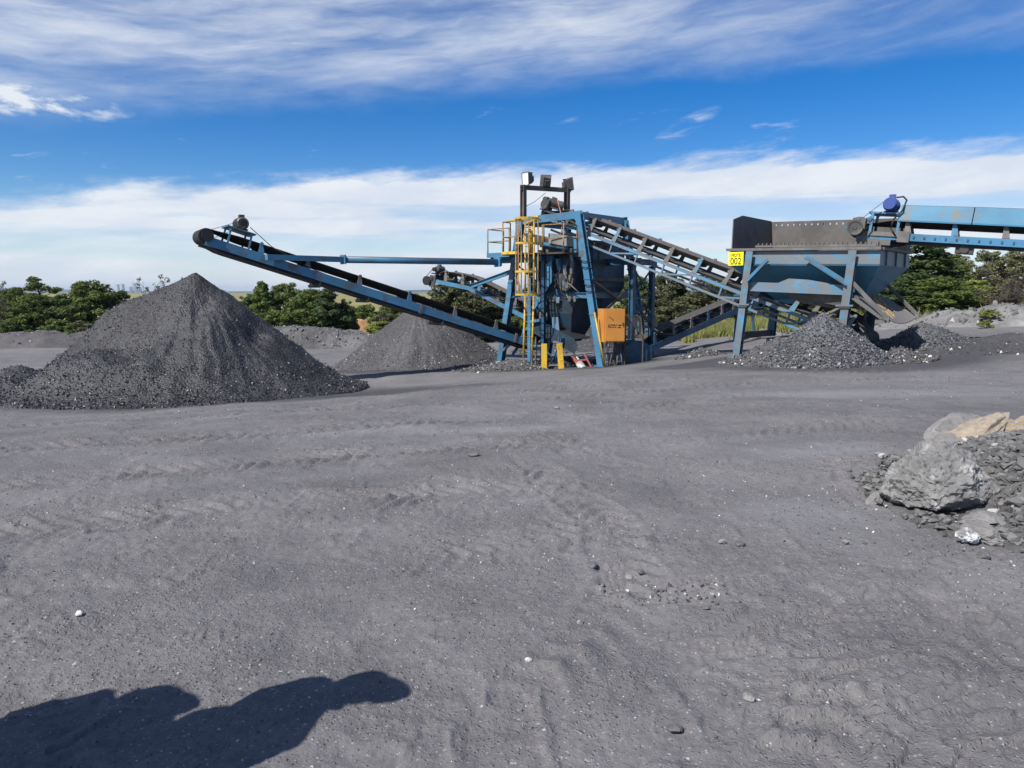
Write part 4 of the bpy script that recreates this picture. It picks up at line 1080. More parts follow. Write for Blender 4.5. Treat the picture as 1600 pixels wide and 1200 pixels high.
# ---- conveyor 1: the long stacker over the tall heap
n1 = [at(850, 538, 28.6), at(323, 368.5, 21.95)]
L1 = (n1[1] - n1[0]).length
def dist_at(near, px):
    a, b = near[0], near[-1]; best = min(range(0, 1001), key=lambda i: abs(800 + FPX * ((a + (b - a) * (i / 1000)).x) / ((a + (b - a) * (i / 1000)).y * CP - ((a + (b - a) * (i / 1000)).z - EYE) * SP) - px))
    return (b - a).length * best / 1000
id1 = [dist_at(n1, p) for p in (818, 775, 711, 640, 562, 481, 408)]
c1, P1f, L1, lat1 = conveyor('stacker_conveyor', 'long inclined blue conveyor rising left over the tall coal heap', n1, .98, .92, .27, .13, .23, id1, .34, 'blue', head_clear=1.0)
p, u, w = P1f(L1 - .95)
b = MB()
for du in (-.28, .34):
    for sgn in (-1, 1):
        b.beam(p + u * du + lat1 * sgn * .46, p + u * du + lat1 * sgn * .4 + w * .48, .07, .05, u)
    b.beam(p + u * du - lat1 * .46 + w * .2, p + u * du + lat1 * .46 + w * .2, .05, .05, w)
b.box(p + u * .03 + w * .5, (.85, .9, .04), (u, lat1, w)); b.build('motor_stand', M['blue'], c1)
motor(c1, p + u * .05 + w * .71 - lat1 * .12, lat1, .19, .6)
b = MB(); q = P1f(L1)[0]; mp = p + u * .05 + w * .71 - lat1 * .5
b.tube(mp - lat1 * .03, mp + lat1 * .03, .1, 16); b.tube(q - lat1 * .62, q - lat1 * .56, .17, 20)
b.beam(mp + w * .095, q - lat1 * .59 + w * .165, .03, .012, w); b.beam(mp - w * .095, q - lat1 * .59 - w * .165, .03, .012, w); b.build('drive_belt', M['rubber'], c1)
b = MB(); b.path([p + u * -.2 + w * .68 - lat1 * .3, p - u * .9 + w * .3 - lat1 * .49, p - u * 2.1 + w * .04 - lat1 * .5, p - u * 3.3 - w * .05 - lat1 * .51], .014, 6); b.build('power_cable', M['rubber'], c1)
for d in (L1 - 3.6, L1 - 5.3, L1 - 8.2):
    q, u, w = P1f(d); b = MB(); b.tube(q - lat1 * .5 - w * .42, q + lat1 * .5 - w * .42, .06, 12)
    for s in (-1, 1): b.beam(q + lat1 * s * .5 - w * .27, q + lat1 * s * .5 - w * .48, .05, .03, u)
    b.build('return_roller', M['steel_dark'], c1)
q, u, w = P1f(dist_at(n1, 659)); b = MB(); b.box(q - lat1 * .53 - w * .14, (.1, .04, .34), (u, lat1, w)); q = P1f(dist_at(n1, 806))[0]; b.box(q - lat1 * .53 - w * .1, (.1, .04, .36), (u, lat1, w)); b.build('splice_plate', M['steel'], c1)

# ---- stay pipe holding up the stacker
a0, a1, a2 = at(421, 402, 22.75), at(536, 405.5, 24.4), at(777, 409.5, 28.2)
sp = empty('stay_pipe', (a0.x, a0.y, G(a0.x, a0.y)), 'long level blue pipe tying the stacker conveyor to the tower', 'stay pipe')
b = MB(); d = (a1 - a0).normalized(); b.beam(a0 - d * .1, a1, .2, .17); b.box(a1, (.04, .34, .3), MB.frame(a0, a1)); b.build('box_arm', M['blue'], sp)
b = MB(); b.tube(a1 + d * .02, a2, .115, 18); b.build('pipe', M['blue'], sp)
b = MB(); b.box(a2, (.05, .38, .36), MB.frame(a1, a2)); b.box(a2 + d * .1, (.03, .3, .3), MB.frame(a1, a2)); b.build('end_flange', M['blue'], sp)

# ---- conveyor 2: trussed feed conveyor from hopper to tower
A, B = at(912, 360, 27.45), at(1159, 456, 23.4); stp = (A - B) / 5.81
n2 = [B - stp * 3.45, A + stp * 1.75]
Lk = stp.length; Lc = (n2[1] - n2[0]).length
id2 = [.55, 1.05, 1.6, 2.2] + [Lk * (3.45 + k) for k in (-.4, .6, 1.6, 2.6, 3.6, 4.6, 5.0 + .6, 6.6)]
c2, P2f, L2, lat2 = conveyor('feed_conveyor', 'trussed feed conveyor climbing from the hopper to the top of the tower', n2, 1.0, .92, .1, .36, .2, sorted(id2), -.10, 'blue_dusty', truss=.42, brk=-.12, belt_m='belt_dusty', head_clear=1.2)
p, u, w = P2f(L2 - .35)
motor(c2, p + w * .52 - lat2 * .45, lat2 * .5 + u * -.85, .17, .62)
b = MB(); b.box(p + w * .44 - lat2 * .62 + u * .25, (.34, .3, .36), (u, lat2, w)); b.tube(p + w * .42 - lat2 * .82 + u * .25, p + w * .42 - lat2 * .44 + u * .25, .17, 16); b.tube(p + w * .6 - lat2 * .8 + u * .3, p + w * .6 - lat2 * .6 + u * .3, .1, 14)
b.build('gearbox', M['motor'], c2)
b = MB(); b.box(p + w * .2 - lat2 * .5 - u * .05, (1.0, .5, .05), (u, lat2, w)); b.beam(p - lat2 * .6 - u * .4, p - lat2 * .6 - u * .4 + w * .2, .06, .06); b.beam(p - lat2 * .6 + u * .4, p - lat2 * .6 + u * .4 + w * .2, .06, .06); b.build('motor_stand', M['steel_dark'], c2)
b = MB(); mp = p + w * .52 - lat2 * .45; b.path([mp + w * .2, mp - u * .35 - w * .02 - lat2 * .2, mp - u * .8 - w * .42 - lat2 * .35, mp - u * .95 - w * 1.05 - lat2 * .4], .018, 6); b.build('power_cable', M['cable'], c2)
q, u, w = P2f(0); b = MB()
for s in (-1, 1): b.beam(q + lat2 * s * .58 - u * .5 - w * .36, q + lat2 * s * .58 + u * 1.0 - w * .22, .07, .14, w); b.beam(q + lat2 * s * .58 - u * .2 - w * .05, q + lat2 * s * .58 + u * .6 - w * .02, .09, .07, w)
b.build('take_up_frame', M['steel'], c2)
b = MB(); b.rings(q - lat2 * .56, q - lat2 * .74, [(0, .10), (0, .195), (.25, .195), (.25, .15), (.6, .15), (.6, .085), (1, .075), (1, 0)], 22); b.build('bearing_hub', M['steel'], c2)
b = MB()
for s in (-1, 1):
    b.plate([q + u * .9 + lat2 * s * .5 + w * .55, q + u * 4.2 + lat2 * s * .5 + w * .55, q + u * 4.0 + lat2 * s * .52 + w * .95, q + u * 1.0 + lat2 * s * .56 + w * .95], .02)
b.build('skirt_plate', M['steel'], c2)

# ---- tower
tw = empty('screening_tower', (TO.x, TO.y, grd(TO)), 'blue steel screening tower with splayed legs, platform and caged ladder', 'screening tower')
LEGW = .24
legs = {}
for nm, s0, s1, t in (('fl', 0, -1.08, 0), ('fr', 2.74, 3.82, 0), ('bl', 0, -1.08, 3.0), ('br', 2.74, 3.82, 3.0)):
    zt = 4.44 if s0 == 0 else 4.5; top = T(s0, t, zt); ft = T(s1, t, 0); ft.z = grd(ft) - .05; legs[nm] = (top, ft)
    b = MB(); ax = E2
    b.ibeam(ft, top, LEGW, LEGW, .03, E2)
    b.box(ft + UP * .07, (.42, .42, .03), AX)
    for f in (.35, .58): q = lerp(ft, top, f); b.box(q, (.28, .28, .03), AX)
    b.build('leg', M['blue'], tw)
def legpt(nm, z):
    top, ft = legs[nm]; f = (z - ft.z) / (top.z - ft.z); return lerp(ft, top, f)
b = MB(); b.chan(legs['fl'][0] - E1 * .1, legs['fr'][0] + E1 * .1, .12, .27, .02, 1); b.build('top_beam', M['blue'], tw)
b = MB(); b.chan(legs['bl'][0] - E1 * .1, legs['br'][0] + E1 * .1, .12, .27, .02, -1); b.build('top_beam', M['blue'], tw)
for k in 'lr': b = MB(); b.chan(legs['f' + k][0] + E2 * .13 - UP * .02, legs['b' + k][0] - E2 * .13 - UP * .02, .12, .24, .02, 1 if k == 'r' else -1); b.build('top_beam', M['blue_dusty'], tw)
for z, m_ in ((1.62, 'blue'),):
    b = MB(); b.ibeam(legpt('fl', z), legpt('fr', z), .14, .2, .02); b.build('cross_beam', M[m_], tw)
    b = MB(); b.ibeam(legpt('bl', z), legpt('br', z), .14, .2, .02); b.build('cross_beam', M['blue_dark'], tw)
    for k in 'lr': b = MB(); b.ibeam(legpt('f' + k, z), legpt('b' + k, z), .14, .2, .02); b.build('cross_beam', M['blue_dusty'], tw)
b = MB(); b.ibeam(legpt('fl', 3.02) - E1 * .3, legpt('fr', 3.02), .14, .22, .02); b.build('cross_beam', M['blue_dark'], tw)
b = MB(); b.ibeam(legpt('fr', 2.2), legpt('br', 2.2), .1, .12, .02); b.build('cross_beam', M['steel'], tw)
# diagonal braces on the right face
for a, c in ((legpt('fr', 2.15) + E1 * .05, legpt('br', .75) + E1 * .1), (legpt('br', 2.05) + E1 * .05, legpt('fr', .75) + E1 * .12), (legpt('fr', .7) + E1 * .06, legpt('br', -.5) + E1 * .1)):
    b = MB(); b.angle(a, c, .11, .018); b.build('brace', M['steel'], tw)
# braces on the left leg
for a, c in ((legpt('fl', 2.7) + E1 * .2, legpt('bl', 1.4)), (T(-.3, -.1, 2.55), T(.75, -.3, .75)), (T(.8, -.4, .3), T(-.55, .1, -.75)), (T(-.95, .1, .55), T(.1, 1.8, -.9))):
    b = MB(); b.angle(a, c, .085, .014); b.build('brace', M['blue_dusty'], tw)
for a, c in ((T(.83, -.45, 1.75), T(1.48, -.4, .95)), (T(1.48, -.43, 1.7), T(.83, -.42, .9)), (T(.8, -.5, .62), T(1.5, -.48, .72)), (T(.84, -.4, .5), T(-.75, -.2, -.55))):
    b = MB(); b.beam(a, c, .06, .1); b.build('brace', M['blue'], tw)
for s in (.84, 1.48):
    q = T(s, -.45, 0); b = MB(); b.ibeam((q.x, q.y, grd(q) - .05), T(s, -.45, 3.0), .15, .15, .02, E2); b.build('column', M['blue_dark' if s > 1 else 'blue'], tw)
# strut up to the back conveyor
# bin between the trestles (sides coloured dark to paint in shade, ribs)
b = MB(); s0, s1, t0, t1 = .55, 2.95, .62, 2.72
def ring(z, a, c, e, f): return [T(a, e, z), T(c, e, z), T(c, f, z), T(a, f, z)]
lv = [ring(3.62, s0, s1, t0, t1), ring(1.92, s0, s1, t0, t1), ring(.72, s0 + .75, s1 - .7, t0 + .55, t1 - .55), ring(.5, s0 + .75, s1 - .7, t0 + .55, t1 - .55)]
vs = [v for r_ in lv for v in r_]
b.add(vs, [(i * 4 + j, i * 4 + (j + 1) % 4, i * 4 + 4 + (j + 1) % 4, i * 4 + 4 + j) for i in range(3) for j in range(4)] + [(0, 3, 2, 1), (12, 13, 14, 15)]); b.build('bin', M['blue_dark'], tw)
for z in (2.86, 2.2, 3.5):
    b = MB()
    for i in range(4):
        r_ = ring(z, s0 - .04, s1 + .04, t0 - .04, t1 + .04); b.beam(r_[i], r_[(i + 1) % 4], .09, .07)
    b.build('bin_rib', M['steel_dark'], tw)
for tt in (.95, 2.4):
    b = MB(); b.plate([T(2.975, tt, 3.45), T(2.975, tt + .12, 3.45), T(2.975, tt + .1, 2.9), T(2.975, tt, 2.9)], .02); b.build('bin_stiffener', M['steel'], tw)
# crusher and screen gear packed between the front legs
b = MB(); b.box(T(1.72, .25, 2.35), (1.75, .62, 1.3), AX); b.box(T(1.1, -.05, 2.1), (.4, .3, .9), AX); b.box(T(2.35, -.08, 2.75), (.5, .3, .5), AX); b.build('crusher_body', M['shade_black'], tw)
b = MB(); b.rings(T(2.3, -.12, 2.2), T(2.3, -.3, 2.2), [(0, .42), (1, .42), (1, .36), (.8, .34), (.8, .1), (1.1, .1), (1.1, 0)], 26); b.build('flywheel', M['steel_dark'], tw)
b = MB(); b.plate([T(.2, -.05, 4.0), T(2.5, -.05, 3.55), T(2.5, -.05, 3.2), T(.2, -.05, 3.62)], .03); b.plate([T(.2, 2.6, 4.0), T(2.5, 2.6, 3.55), T(2.5, 2.6, 3.2), T(.2, 2.6, 3.62)], .03); b.plate([T(.2, -.05, 3.66), T(2.5, -.05, 3.24), T(2.5, 2.6, 3.24), T(.2, 2.6, 3.66)], .03); b.build('vibrating_screen', M['steel_dark'], tw)
b = MB(); b.box(T(2.15, -.3, 3.62), (.85, .42, .36), (E1 * .97 - UP * .17, E2, UP)); b.build('drive_cover', M['rust_tray'], tw)
b = MB(); b.tube(T(1.45, -.35, 3.5), T(2.45, -.35, 3.32), .09, 14); b.build('screen_shaft', M['blue'], tw)
for k in range(16):                                          # brackets, lugs and liner plates
    s = prng.uniform(.95, 2.75); z = prng.uniform(1.72, 3.1); b = MB(); hgt = prng.uniform(.15, .5); wd = prng.uniform(.06, .18)
    b.box(T(s, -.34 + prng.uniform(-.06, .08), z), (wd, prng.uniform(.02, .12), hgt), (E1, E2, (UP + E1 * prng.uniform(-.25, .25)).normalized())); b.build('bracket', M[prng.choice(['blue', 'steel', 'blue_dusty', 'blue', 'steel_dark'])], tw)
for k in range(7):
    s = prng.uniform(1.2, 2.7); z = prng.uniform(2.3, 3.2); b = MB(); a = T(s, -.42, z); pts = [a, a + E1 * prng.uniform(-.2, .2) - UP * .35 - E2 * .08, a + E1 * prng.uniform(-.35, .35) - UP * .8, a + E1 * prng.uniform(-.3, .5) - UP * 1.15 + E2 * .05]
    b.path(pts, .02, 6); b.build('hose', M['rubber' if k % 3 else 'steel'], tw)
for s in (1.15, 1.5, 2.55):
    b = MB(); q0, q1 = T(s, -.25, 3.02), T(s, -.25, 3.3); b.rings(q0, q1, [(i / 14, .075 if i % 2 else .055) for i in range(15)], 14); b.build('spring', M['steel'], tw)
# side plates by the right leg, blue
b = MB(); b.plate([T(2.5, -.1, 3.72), T(2.9, -.1, 3.72), T(3.05, -.1, 3.0), T(2.55, -.1, 3.0)], .025); b.build('side_plate', M['blue'], tw)
b = MB(); b.plate([T(1.62, -.5, 2.75), T(1.9, -.5, 2.9), T(1.9, -.5, 2.1), T(1.62, -.5, 1.75)], .025); b.build('side_plate', M['blue'], tw)
# discharge chute under the cross beam
b = MB()
lv = [ring(1.5, .55, 2.75, -.25, 1.6), ring(.95, .75, 2.6, -.2, 1.5), ring(-.1, 1.55, 2.25, .2, .9)]
vs = [v for r_ in lv for v in r_]; b.add(vs, [(i * 4 + j, i * 4 + (j + 1) % 4, i * 4 + 4 + (j + 1) % 4, i * 4 + 4 + j) for i in range(2) for j in range(4)] + [(0, 3, 2, 1), (8, 9, 10, 11)]); b.build('chute', M['shade_black'], tw)
b = MB(); b.plate([T(.9, -.35, .75), T(2.95, -.5, .05), T(3.1, -.5, -.25), T(2.9, -.5, -.45), T(.9, -.35, .2)], .03); b.plate([T(.9, -.35, .75), T(2.95, -.5, .05), T(2.95, .5, .05), T(.9, .6, .75)], .03); b.build('chute', M['shade_black'], tw)
for k, (s, z, wd, hg) in enumerate(((1.25, 1.42, .62, .3), (1.95, 1.5, .16, .2), (2.1, 1.45, .14, .22), (2.0, .55, .3, .55), (1.4, .85, .4, .3), (2.62, 1.5, .12, .2), (2.85, 1.5, .1, .2))):
    b = MB(); b.box(T(s, -.38, z), (wd, .03, hg), (E1, E2, (UP + E1 * .12 * (k % 3 - 1)).normalized())); b.build('liner_plate', M['blue_dusty' if k < 4 else 'steel'], tw)
b = MB(); b.chan(T(2.15, -.6, -.85), T(2.45, -.6, .1), .2, .1, .02, 1, E1); b.build('prop', M['blue'], tw)
# black cable coiled on the right leg
b = MB(); q = []
for i in range(70):
    z = 3.0 - i * .021; c = legpt('fr', z); a = i * .62; q.append(c + E1 * math.cos(a) * .2 + E2 * math.sin(a) * .2)
b.path(q[:26], .016, 5); b.path(q[40:62], .016, 5); b.build('coiled_cable', M['rubber'], tw)
b = MB(); q = [legpt('br', 2.95 - i * .02) + E1 * math.cos(i * .6) * .2 + E2 * math.sin(i * .6) * .2 for i in range(30)]; b.path(q, .016, 5); b.build('coiled_cable', M['rubber'], tw)
# platform with toe boards
b = MB(); zf = 3.12
b.box(T(-.4, -.4, zf), (1.14, .95, .06), AX); b.box(T(.9, -.62, zf), (1.46, 1.35, .06), AX); b.box(T(2.2, -.5, zf), (1.13, .8, .06), AX); b.build('platform', M['steel_dark'], tw)
b = MB(); b.box(T(-.4, -.89, zf + .02), (1.14, .02, .17), AX); b.box(T(-.98, -.4, zf + .02), (.02, .97, .17), AX); b.build('toe_board', M['blue'], tw)
b = MB(); b.box(T(.55, -1.31, zf + .05), (.75, .02, .1), AX); b.build('toe_board', M['yellow'], tw)
b = MB(); b.beam(T(-.75, -.3, zf - .16), T(1.8, -.3, zf - .16), .12, .22); b.beam(T(.1, -.62, zf - .15), T(1.5, -.62, zf - .15), .1, .2); b.beam(T(-.9, -.75, zf - .12), T(.9, .2, zf - .12), .1, .16); b.build('platform_bearer', M['blue'], tw)
for nm, pts, posts, hh, mt in (('handrail', [T(-.95, .05, 0), T(-.95, -.86, 0), T(.15, -.86, 0)], [0, 1, 2], 1.0, 'rail'), ('handrail', [T(.2, -.86, 0), T(.2, -1.28, 0), T(1.28, -1.28, 0)], [0, 1, 2], 1.18, 'rail'),
                               ('handrail', [T(1.85, -1.0, 0), T(2.72, -.9, 0), T(2.72, -.1, 0)], [0, 1, 2], 1.0, 'rail'), ('handrail', [T(-.15, .25, 0), T(.6, .3, 0), T(1.2, -.1, 0)], [0, 2], 1.1, 'mast')):
    b = MB()
    for f in (1.0, .53): b.path([q + UP * (zf + hh * f) for q in pts], .019, 8)
    for i in posts: b.tube(pts[i] + UP * zf, pts[i] + UP * (zf + hh), .024, 8)
    b.build(nm, M[mt], tw)
for s, t_, z1 in ((-.1, -.55, 4.02), (.12, -.8, 4.1), (1.05, -.75, 4.05), (1.3, -.9, 4.35)):
    b = MB(); b.tube(T(s, t_, zf), T(s, t_, z1), .05, 12); b.build('yellow_post', M['yellow'], tw)
b = MB(); b.beam(T(.35, -1.22, 4.32), T(1.75, -1.1, 4.42), .06, .06); b.beam(T(1.0, -.9, 4.25), T(1.75, -1.0, 4.3), .07, .07); b.build('yellow_rail', M['yellow'], tw)
# caged ladder
ld = MB(); lc, lt = 1.53, -1.05
zb = grd(T(lc, lt, 0))
for s in (-.2, .2): ld.tube(T(lc + s, lt - .38, zb + .35), T(lc + s, lt - .28, 1.65), .036, 8); ld.tube(T(lc + s, lt - .28, 1.65), T(lc + s, lt - .28, 4.3), .034, 8)
rungs_ = []
for k in range(17):
    z = zb + .6 + k * .27; rg_ = MB(); rg_.tube(T(lc - .2, lt - .3, z), T(lc + .2, lt - .3, z), .014, 6); rungs_.append(rg_)
lo = ld.build('ladder', M['yellow'], tw)
for rg_ in rungs_: rg_.build('rung', M['rail'], lo)
for z in (1.65, 2.46, 3.45, 4.32):
    cg = MB()
    q = [T(lc + .40 * math.sin(a), lt - .30 - .62 * math.cos(a) * (1 if abs(a) < 1.6 else 1), z) for a in np.linspace(-1.65, 1.65, 13)]
    for a, c in zip(q[:-1], q[1:]): cg.beam(a, c, .012, .075)
    cg.build('cage_hoop', M['yellow'], lo)
cg = MB()
for a in (-1.6, -.85, 0, .85, 1.6): cg.beam(T(lc + .39 * math.sin(a), lt - .30 - .6 * math.cos(a), 1.6), T(lc + .39 * math.sin(a), lt - .30 - .6 * math.cos(a), 4.36), .045, .018, E2)
cg.build('cage_bars', M['rail'], lo)
# braced frame carrying the conveyor, right of the tower
FA, FB = T(4.05, 1.55, 0), T(4.05, 2.95, 0)
cf = empty('braced_support_frame', (FA.x, FA.y, grd(FA)), 'dark blue two-legged support frame with crossed braces right of the tower', 'support frame')
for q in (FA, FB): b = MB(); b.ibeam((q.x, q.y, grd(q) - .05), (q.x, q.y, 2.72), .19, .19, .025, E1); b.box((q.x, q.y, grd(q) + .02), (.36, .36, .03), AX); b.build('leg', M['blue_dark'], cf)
def fz(q, z): return Vector((q.x, q.y, z))
for z0, z1 in ((2.6, 1.55), (1.5, .45)):
    b = MB(); b.beam(fz(FA, z0) + E1 * .03, fz(FB, z1) + E1 * .03, .05, .05); b.beam(fz(FA, z1) - E1 * .03, fz(FB, z0) - E1 * .03, .05, .05); b.build('brace', M['blue_dark'], cf)
for z in (1.52, .42): b = MB(); b.beam(fz(FA, z), fz(FB, z), .07, .07); b.build('cross_bar', M['blue_dark'], cf)
b = MB(); b.ibeam(T(2.7, 1.55, 2.85), T(6.0, 1.55, 2.85) - UP * .55 if False else T(4.4, 1.55, 2.85), .16, .24, .02); b.ibeam(T(4.05, 1.3, 2.85), T(4.05, 3.3, 2.85), .16, .22, .02); b.build('head_beam', M['blue_dark'], cf)
# discharge shelf plate (round grey cover) on the frame
b = MB(); q = fz(FB, .62) + E1 * .12; b.rings(q, q + E1 * .03, [(0, 0), (0, .17), (1, .17), (1, 0)], 20); b.build('round_cover', M['steel'], cf)

# ---- light mast over the belt with three floodlights
m0 = T(.16, -.06, 0); m1 = at(886, 300, 30.0); m1 = Vector((m1.x, m1.y, 0))
mz0, mz1 = at(820, 293, m0.y).z, at(886, 297, m1.y).z
ms = empty('light_mast', (m0.x, m0.y, 4.4), 'brown steel goalpost mast standing on top of the tower', 'light mast')
b = MB(); b.ibeam((m0.x, m0.y, 4.42), (m0.x, m0.y, mz0 + .1), .17, .19, .025, E1); b.build('post', M['mast'], ms)
b = MB(); b.ibeam((m1.x, m1.y, 4.3), (m1.x, m1.y, mz1 + .05), .17, .19, .025, E1); b.build('post', M['mast'], ms)
b = MB(); b.chan(Vector((m0.x, m0.y, mz0)) - (m1 - m0).normalized() * .1, Vector((m1.x, m1.y, mz1)) + (m1 - m0).normalized() * .15, .1, .17, .02, 1); b.build('crossbar', M['mast'], ms)
b = MB(); q0 = Vector((m0.x, m0.y, mz0 - .75)); q1 = lerp((m0.x, m0.y, mz0), (m1.x, m1.y, mz1), .5) - UP * .15
b.path([q0, lerp(q0, q1, .5) - UP * .06, q1], .01, 5); b.build('wire', M['rubber'], ms)
def floodlight(px, py, Y, face, tilt, label):
    c = at(px, py, Y); f = Vector(face).normalized(); e = empty('floodlight', c, label, 'floodlight', 'floodlights on the mast')
    f = (f * math.cos(tilt) + UP * math.sin(tilt)).normalized(); l = f.cross(UP).normalized(); u = l.cross(f).normalized()
    b = MB(); fr = [c + f * .05 + l * i * .2 + u * j * .24 for i, j in ((-1, -1), (1, -1), (1, 1), (-1, 1))]; bk = [c - f * .17 + l * i * .15 + u * j * .16 for i, j in ((-1, -1), (1, -1), (1, 1), (-1, 1))]
    b.add(fr + bk, [(0, 1, 2, 3), (7, 6, 5, 4), (0, 4, 5, 1), (1, 5, 6, 2), (2, 6, 7, 3), (3, 7, 4, 0)])
    b.box(c - f * .22, (.1, .2, .2), (f, l, u))
    for i in range(5): b.box(c - f * .1 + u * (.21 - i * .02) + l * (i - 2) * .07, (.16, .012, .05), (f, l, u))
    b.build('housing', M['motor'], e)
    b = MB(); b.box(c + f * .058, (.012, .36, .44), (f, l, u)); b.build('lens', M['glass'], e)
    b = MB()
    for i in range(4): a, d_ = fr[i], fr[(i + 1) % 4]; b.beam(a + f * .014, d_ + f * .014, .03, .03, f)
    b.build('bezel', M['steel'], e)
    b = MB(); 
    for s in (-1, 1): b.beam(c + l * s * .19, c + l * s * .15 - UP * .3, .03, .012, f)
    b.beam(c - l * .16 - UP * .29, c + l * .16 - UP * .29, .04, .014, UP); b.build('bracket', M['mast'], e)
floodlight(823, 279.5, m0.y, (-.86, -.62, 0), -.05, 'floodlight at the left end of the mast, its pale glass facing left')
floodlight(853, 284, 29.3, (-.25, .97, 0), .35, 'dark floodlight in the middle of the mast crossbar, tilted away')
floodlight(889, 288, 30.1, (.9, .45, 0), .15, 'dark floodlight at the right end of the mast, facing right')

# ---- conveyor 4: small back conveyor to the grey cone, and conveyor 5: low rising return conveyor
n4 = [at(846, 505, 29.6), at(733, 447, 31.3), at(676, 435.5, 32.3)]
Lq = (n4[1] - n4[0]).length; Lh = (n4[2] - n4[1]).length
c4_, P4f, L4, lat4 = conveyor('back_conveyor', 'short dusty conveyor ending in a motor above the grey coal cone', n4, .8, .74, .17, .30, .14, [.6, 1.4, Lq - 1.5, Lq - .5, Lq + .35, Lq + 1.25], .12, 'blue', belt_m='belt_dusty', head_clear=.6)
p, u, w = P4f(L4 - .1); motor(c4_, p + w * .42 - lat4 * .1, lat4, .15, .5)
b = MB(); b.box(p + w * .22, (.5, .7, .05), (u, lat4, w)); b.box(p - w * .1 - lat4 * .45 + u * .05, (.3, .06, .5), (u, lat4, w)); b.build('motor_stand', M['steel_dark'], c4_)
b = MB(); b.tube(p + u * .32 - w * .12 - lat4 * .56, p + u * .32 - w * .12 - lat4 * .46, .2, 18); b.tube(p + w * .42 - lat4 * .55, p + w * .42 - lat4 * .47, .09, 14); b.beam(p + w * .42 - lat4 * .51 + u * .08, p + u * .5 - w * .1 - lat4 * .51, .03, .015); b.build('drive_belt', M['rubber'], c4_)
b = MB(); a = T(-.25, .1, 2.42); b.chan(at(735, 447.5, 30.9), at(800, 424, 29.35), .08, .17, .014, -1); b.build('strut', M['blue'], c4_)
b = MB(); q = P4f(Lq + .6)[0]; b.path([q - lat4 * .42 + w * .35, q - lat4 * .44 - u * .6 + w * .02, q - lat4 * .42 - u * 1.4 - w * .25, q - lat4 * .42 - u * 2.6 - w * .2], .014, 5)
b.path([P4f(Lq - 2.0)[0] - lat4 * .45 - w * .15 + UP * .1, P4f(Lq - 2.4)[0] - lat4 * .5 + UP * .12, P4f(Lq - 2.8)[0] - lat4 * .45 + UP * .45, P4f(Lq - 2.9)[0] - lat4 * .4 + UP * .9], .014, 5); b.build('power_cable', M['rubber'], c4_)
n5 = [at(1004, 545, 27.6), at(1190, 464.5, 33.1)]
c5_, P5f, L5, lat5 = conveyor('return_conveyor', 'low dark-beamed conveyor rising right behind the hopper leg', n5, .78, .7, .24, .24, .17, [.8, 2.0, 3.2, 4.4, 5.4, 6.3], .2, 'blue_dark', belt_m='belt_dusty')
for d in (L5 - .7,):
    q = P5f(d)[0]; b = MB()
    for s in (-1, 1): b.beam(q + lat5 * s * .36 - UP * .2, Vector((q.x, q.y, grd(q) - .05)) + lat5 * s * .5, .09, .09)
    b.build('trestle', M['blue_dark'], c5_)

# ---- tail guard and skirt of the return conveyor, orange box, ladder frame and guard by the tower foot
tg = empty('tail_guard', at(985, 556, 26.6), 'dark round-backed steel tail cover on the ground right of the orange box', 'guard')
b = MB(); c = at(996, 548, 26.7); pr_ = []
for i in range(15): a = math.pi * i / 14; pr_.append((math.cos(a) * .62, math.sin(a) * .5))
l_ = Vector((.93, .37, 0)); f_ = Vector((.37, -.93, 0))
zc = G(c.x, c.y) - .05
fr = [Vector((c.x, c.y, zc)) + l_ * x + UP * (z + .35) for x, z in pr_] + [Vector((c.x, c.y, zc)) - l_ * .62, Vector((c.x, c.y, zc)) + l_ * .62]
b.plate(fr, .04); b.add([v + f_ * .0 for v in fr] + [v - f_ * .7 for v in fr], [(i, i + 1, len(fr) + i + 1, len(fr) + i) for i in range(14)]); b.build('cover', M['blue_dark'], tg)
b = MB(); w0 = at(977, 493, 26.3); w1 = at(1001, 494, 26.6); w2 = at(1005, 527, 26.6); w3 = at(977, 528, 26.3)
for i in range(17):
    f = i / 16; b.beam(lerp(w0, w3, f), lerp(w1, w2, f), .008, .008); b.beam(lerp(w0, w1, f), lerp(w3, w2, f), .008, .008)
for a, c in ((w0, w1), (w1, w2), (w2, w3), (w3, w0), (w0, w2)): b.beam(a, c, .03, .03)
b.build('wire_panel', M['mesh_wire'], tg)
b = MB(); b.beam(w3, Vector((w3.x, w3.y, grd(w3) - .1)), .05, .05); b.build('post', M['steel_dark'], tg); b = MB(); b.beam(w2, Vector((w2.x, w2.y, grd(w2) - .1)), .05, .05); b.build('post', M['steel_dark'], tg)

ob = empty('switch_box', at(955, 533, 26.1), 'orange steel electrical box on wires and a post at the right tower leg', 'electrical box')
oc = at(955, 508, 26.15); ang = R(14); l_ = Vector((math.cos(ang), math.sin(ang), 0)); f_ = Vector((math.sin(ang), -math.cos(ang), 0))
b = MB(); b.box(oc, (.78, .62, 1.16), (l_, f_, UP)); b.build('cabinet', M['orange'], ob)
b = MB(); b.box(oc + f_ * .325 + l_ * .02, (.70, .025, 1.08), (l_, f_, UP)); b.build('door', M['orange'], ob)
b = MB(); rk = random.Random(3)
for row in range(2):
    for k in range(11):
        q = oc + f_ * .341 + l_ * (-.22 + k * .044 + rk.uniform(-.01, .01)) + UP * (.03 - row * .075 - k * .003 + rk.uniform(-.012, .012))
        b.box(q, (rk.uniform(.015, .045), .006, rk.uniform(.015, .05)), ((l_ + UP * rk.uniform(-.6, .6)).normalized(), f_, UP))
for k in range(4): b.box(oc + f_ * .341 + l_ * (-.2 + k * .045) + UP * (.3 - k * .035), (.03, .006, .03), ((l_ + UP * .5).normalized(), f_, UP))
b.build('worn_stencil', M['ink'], ob)
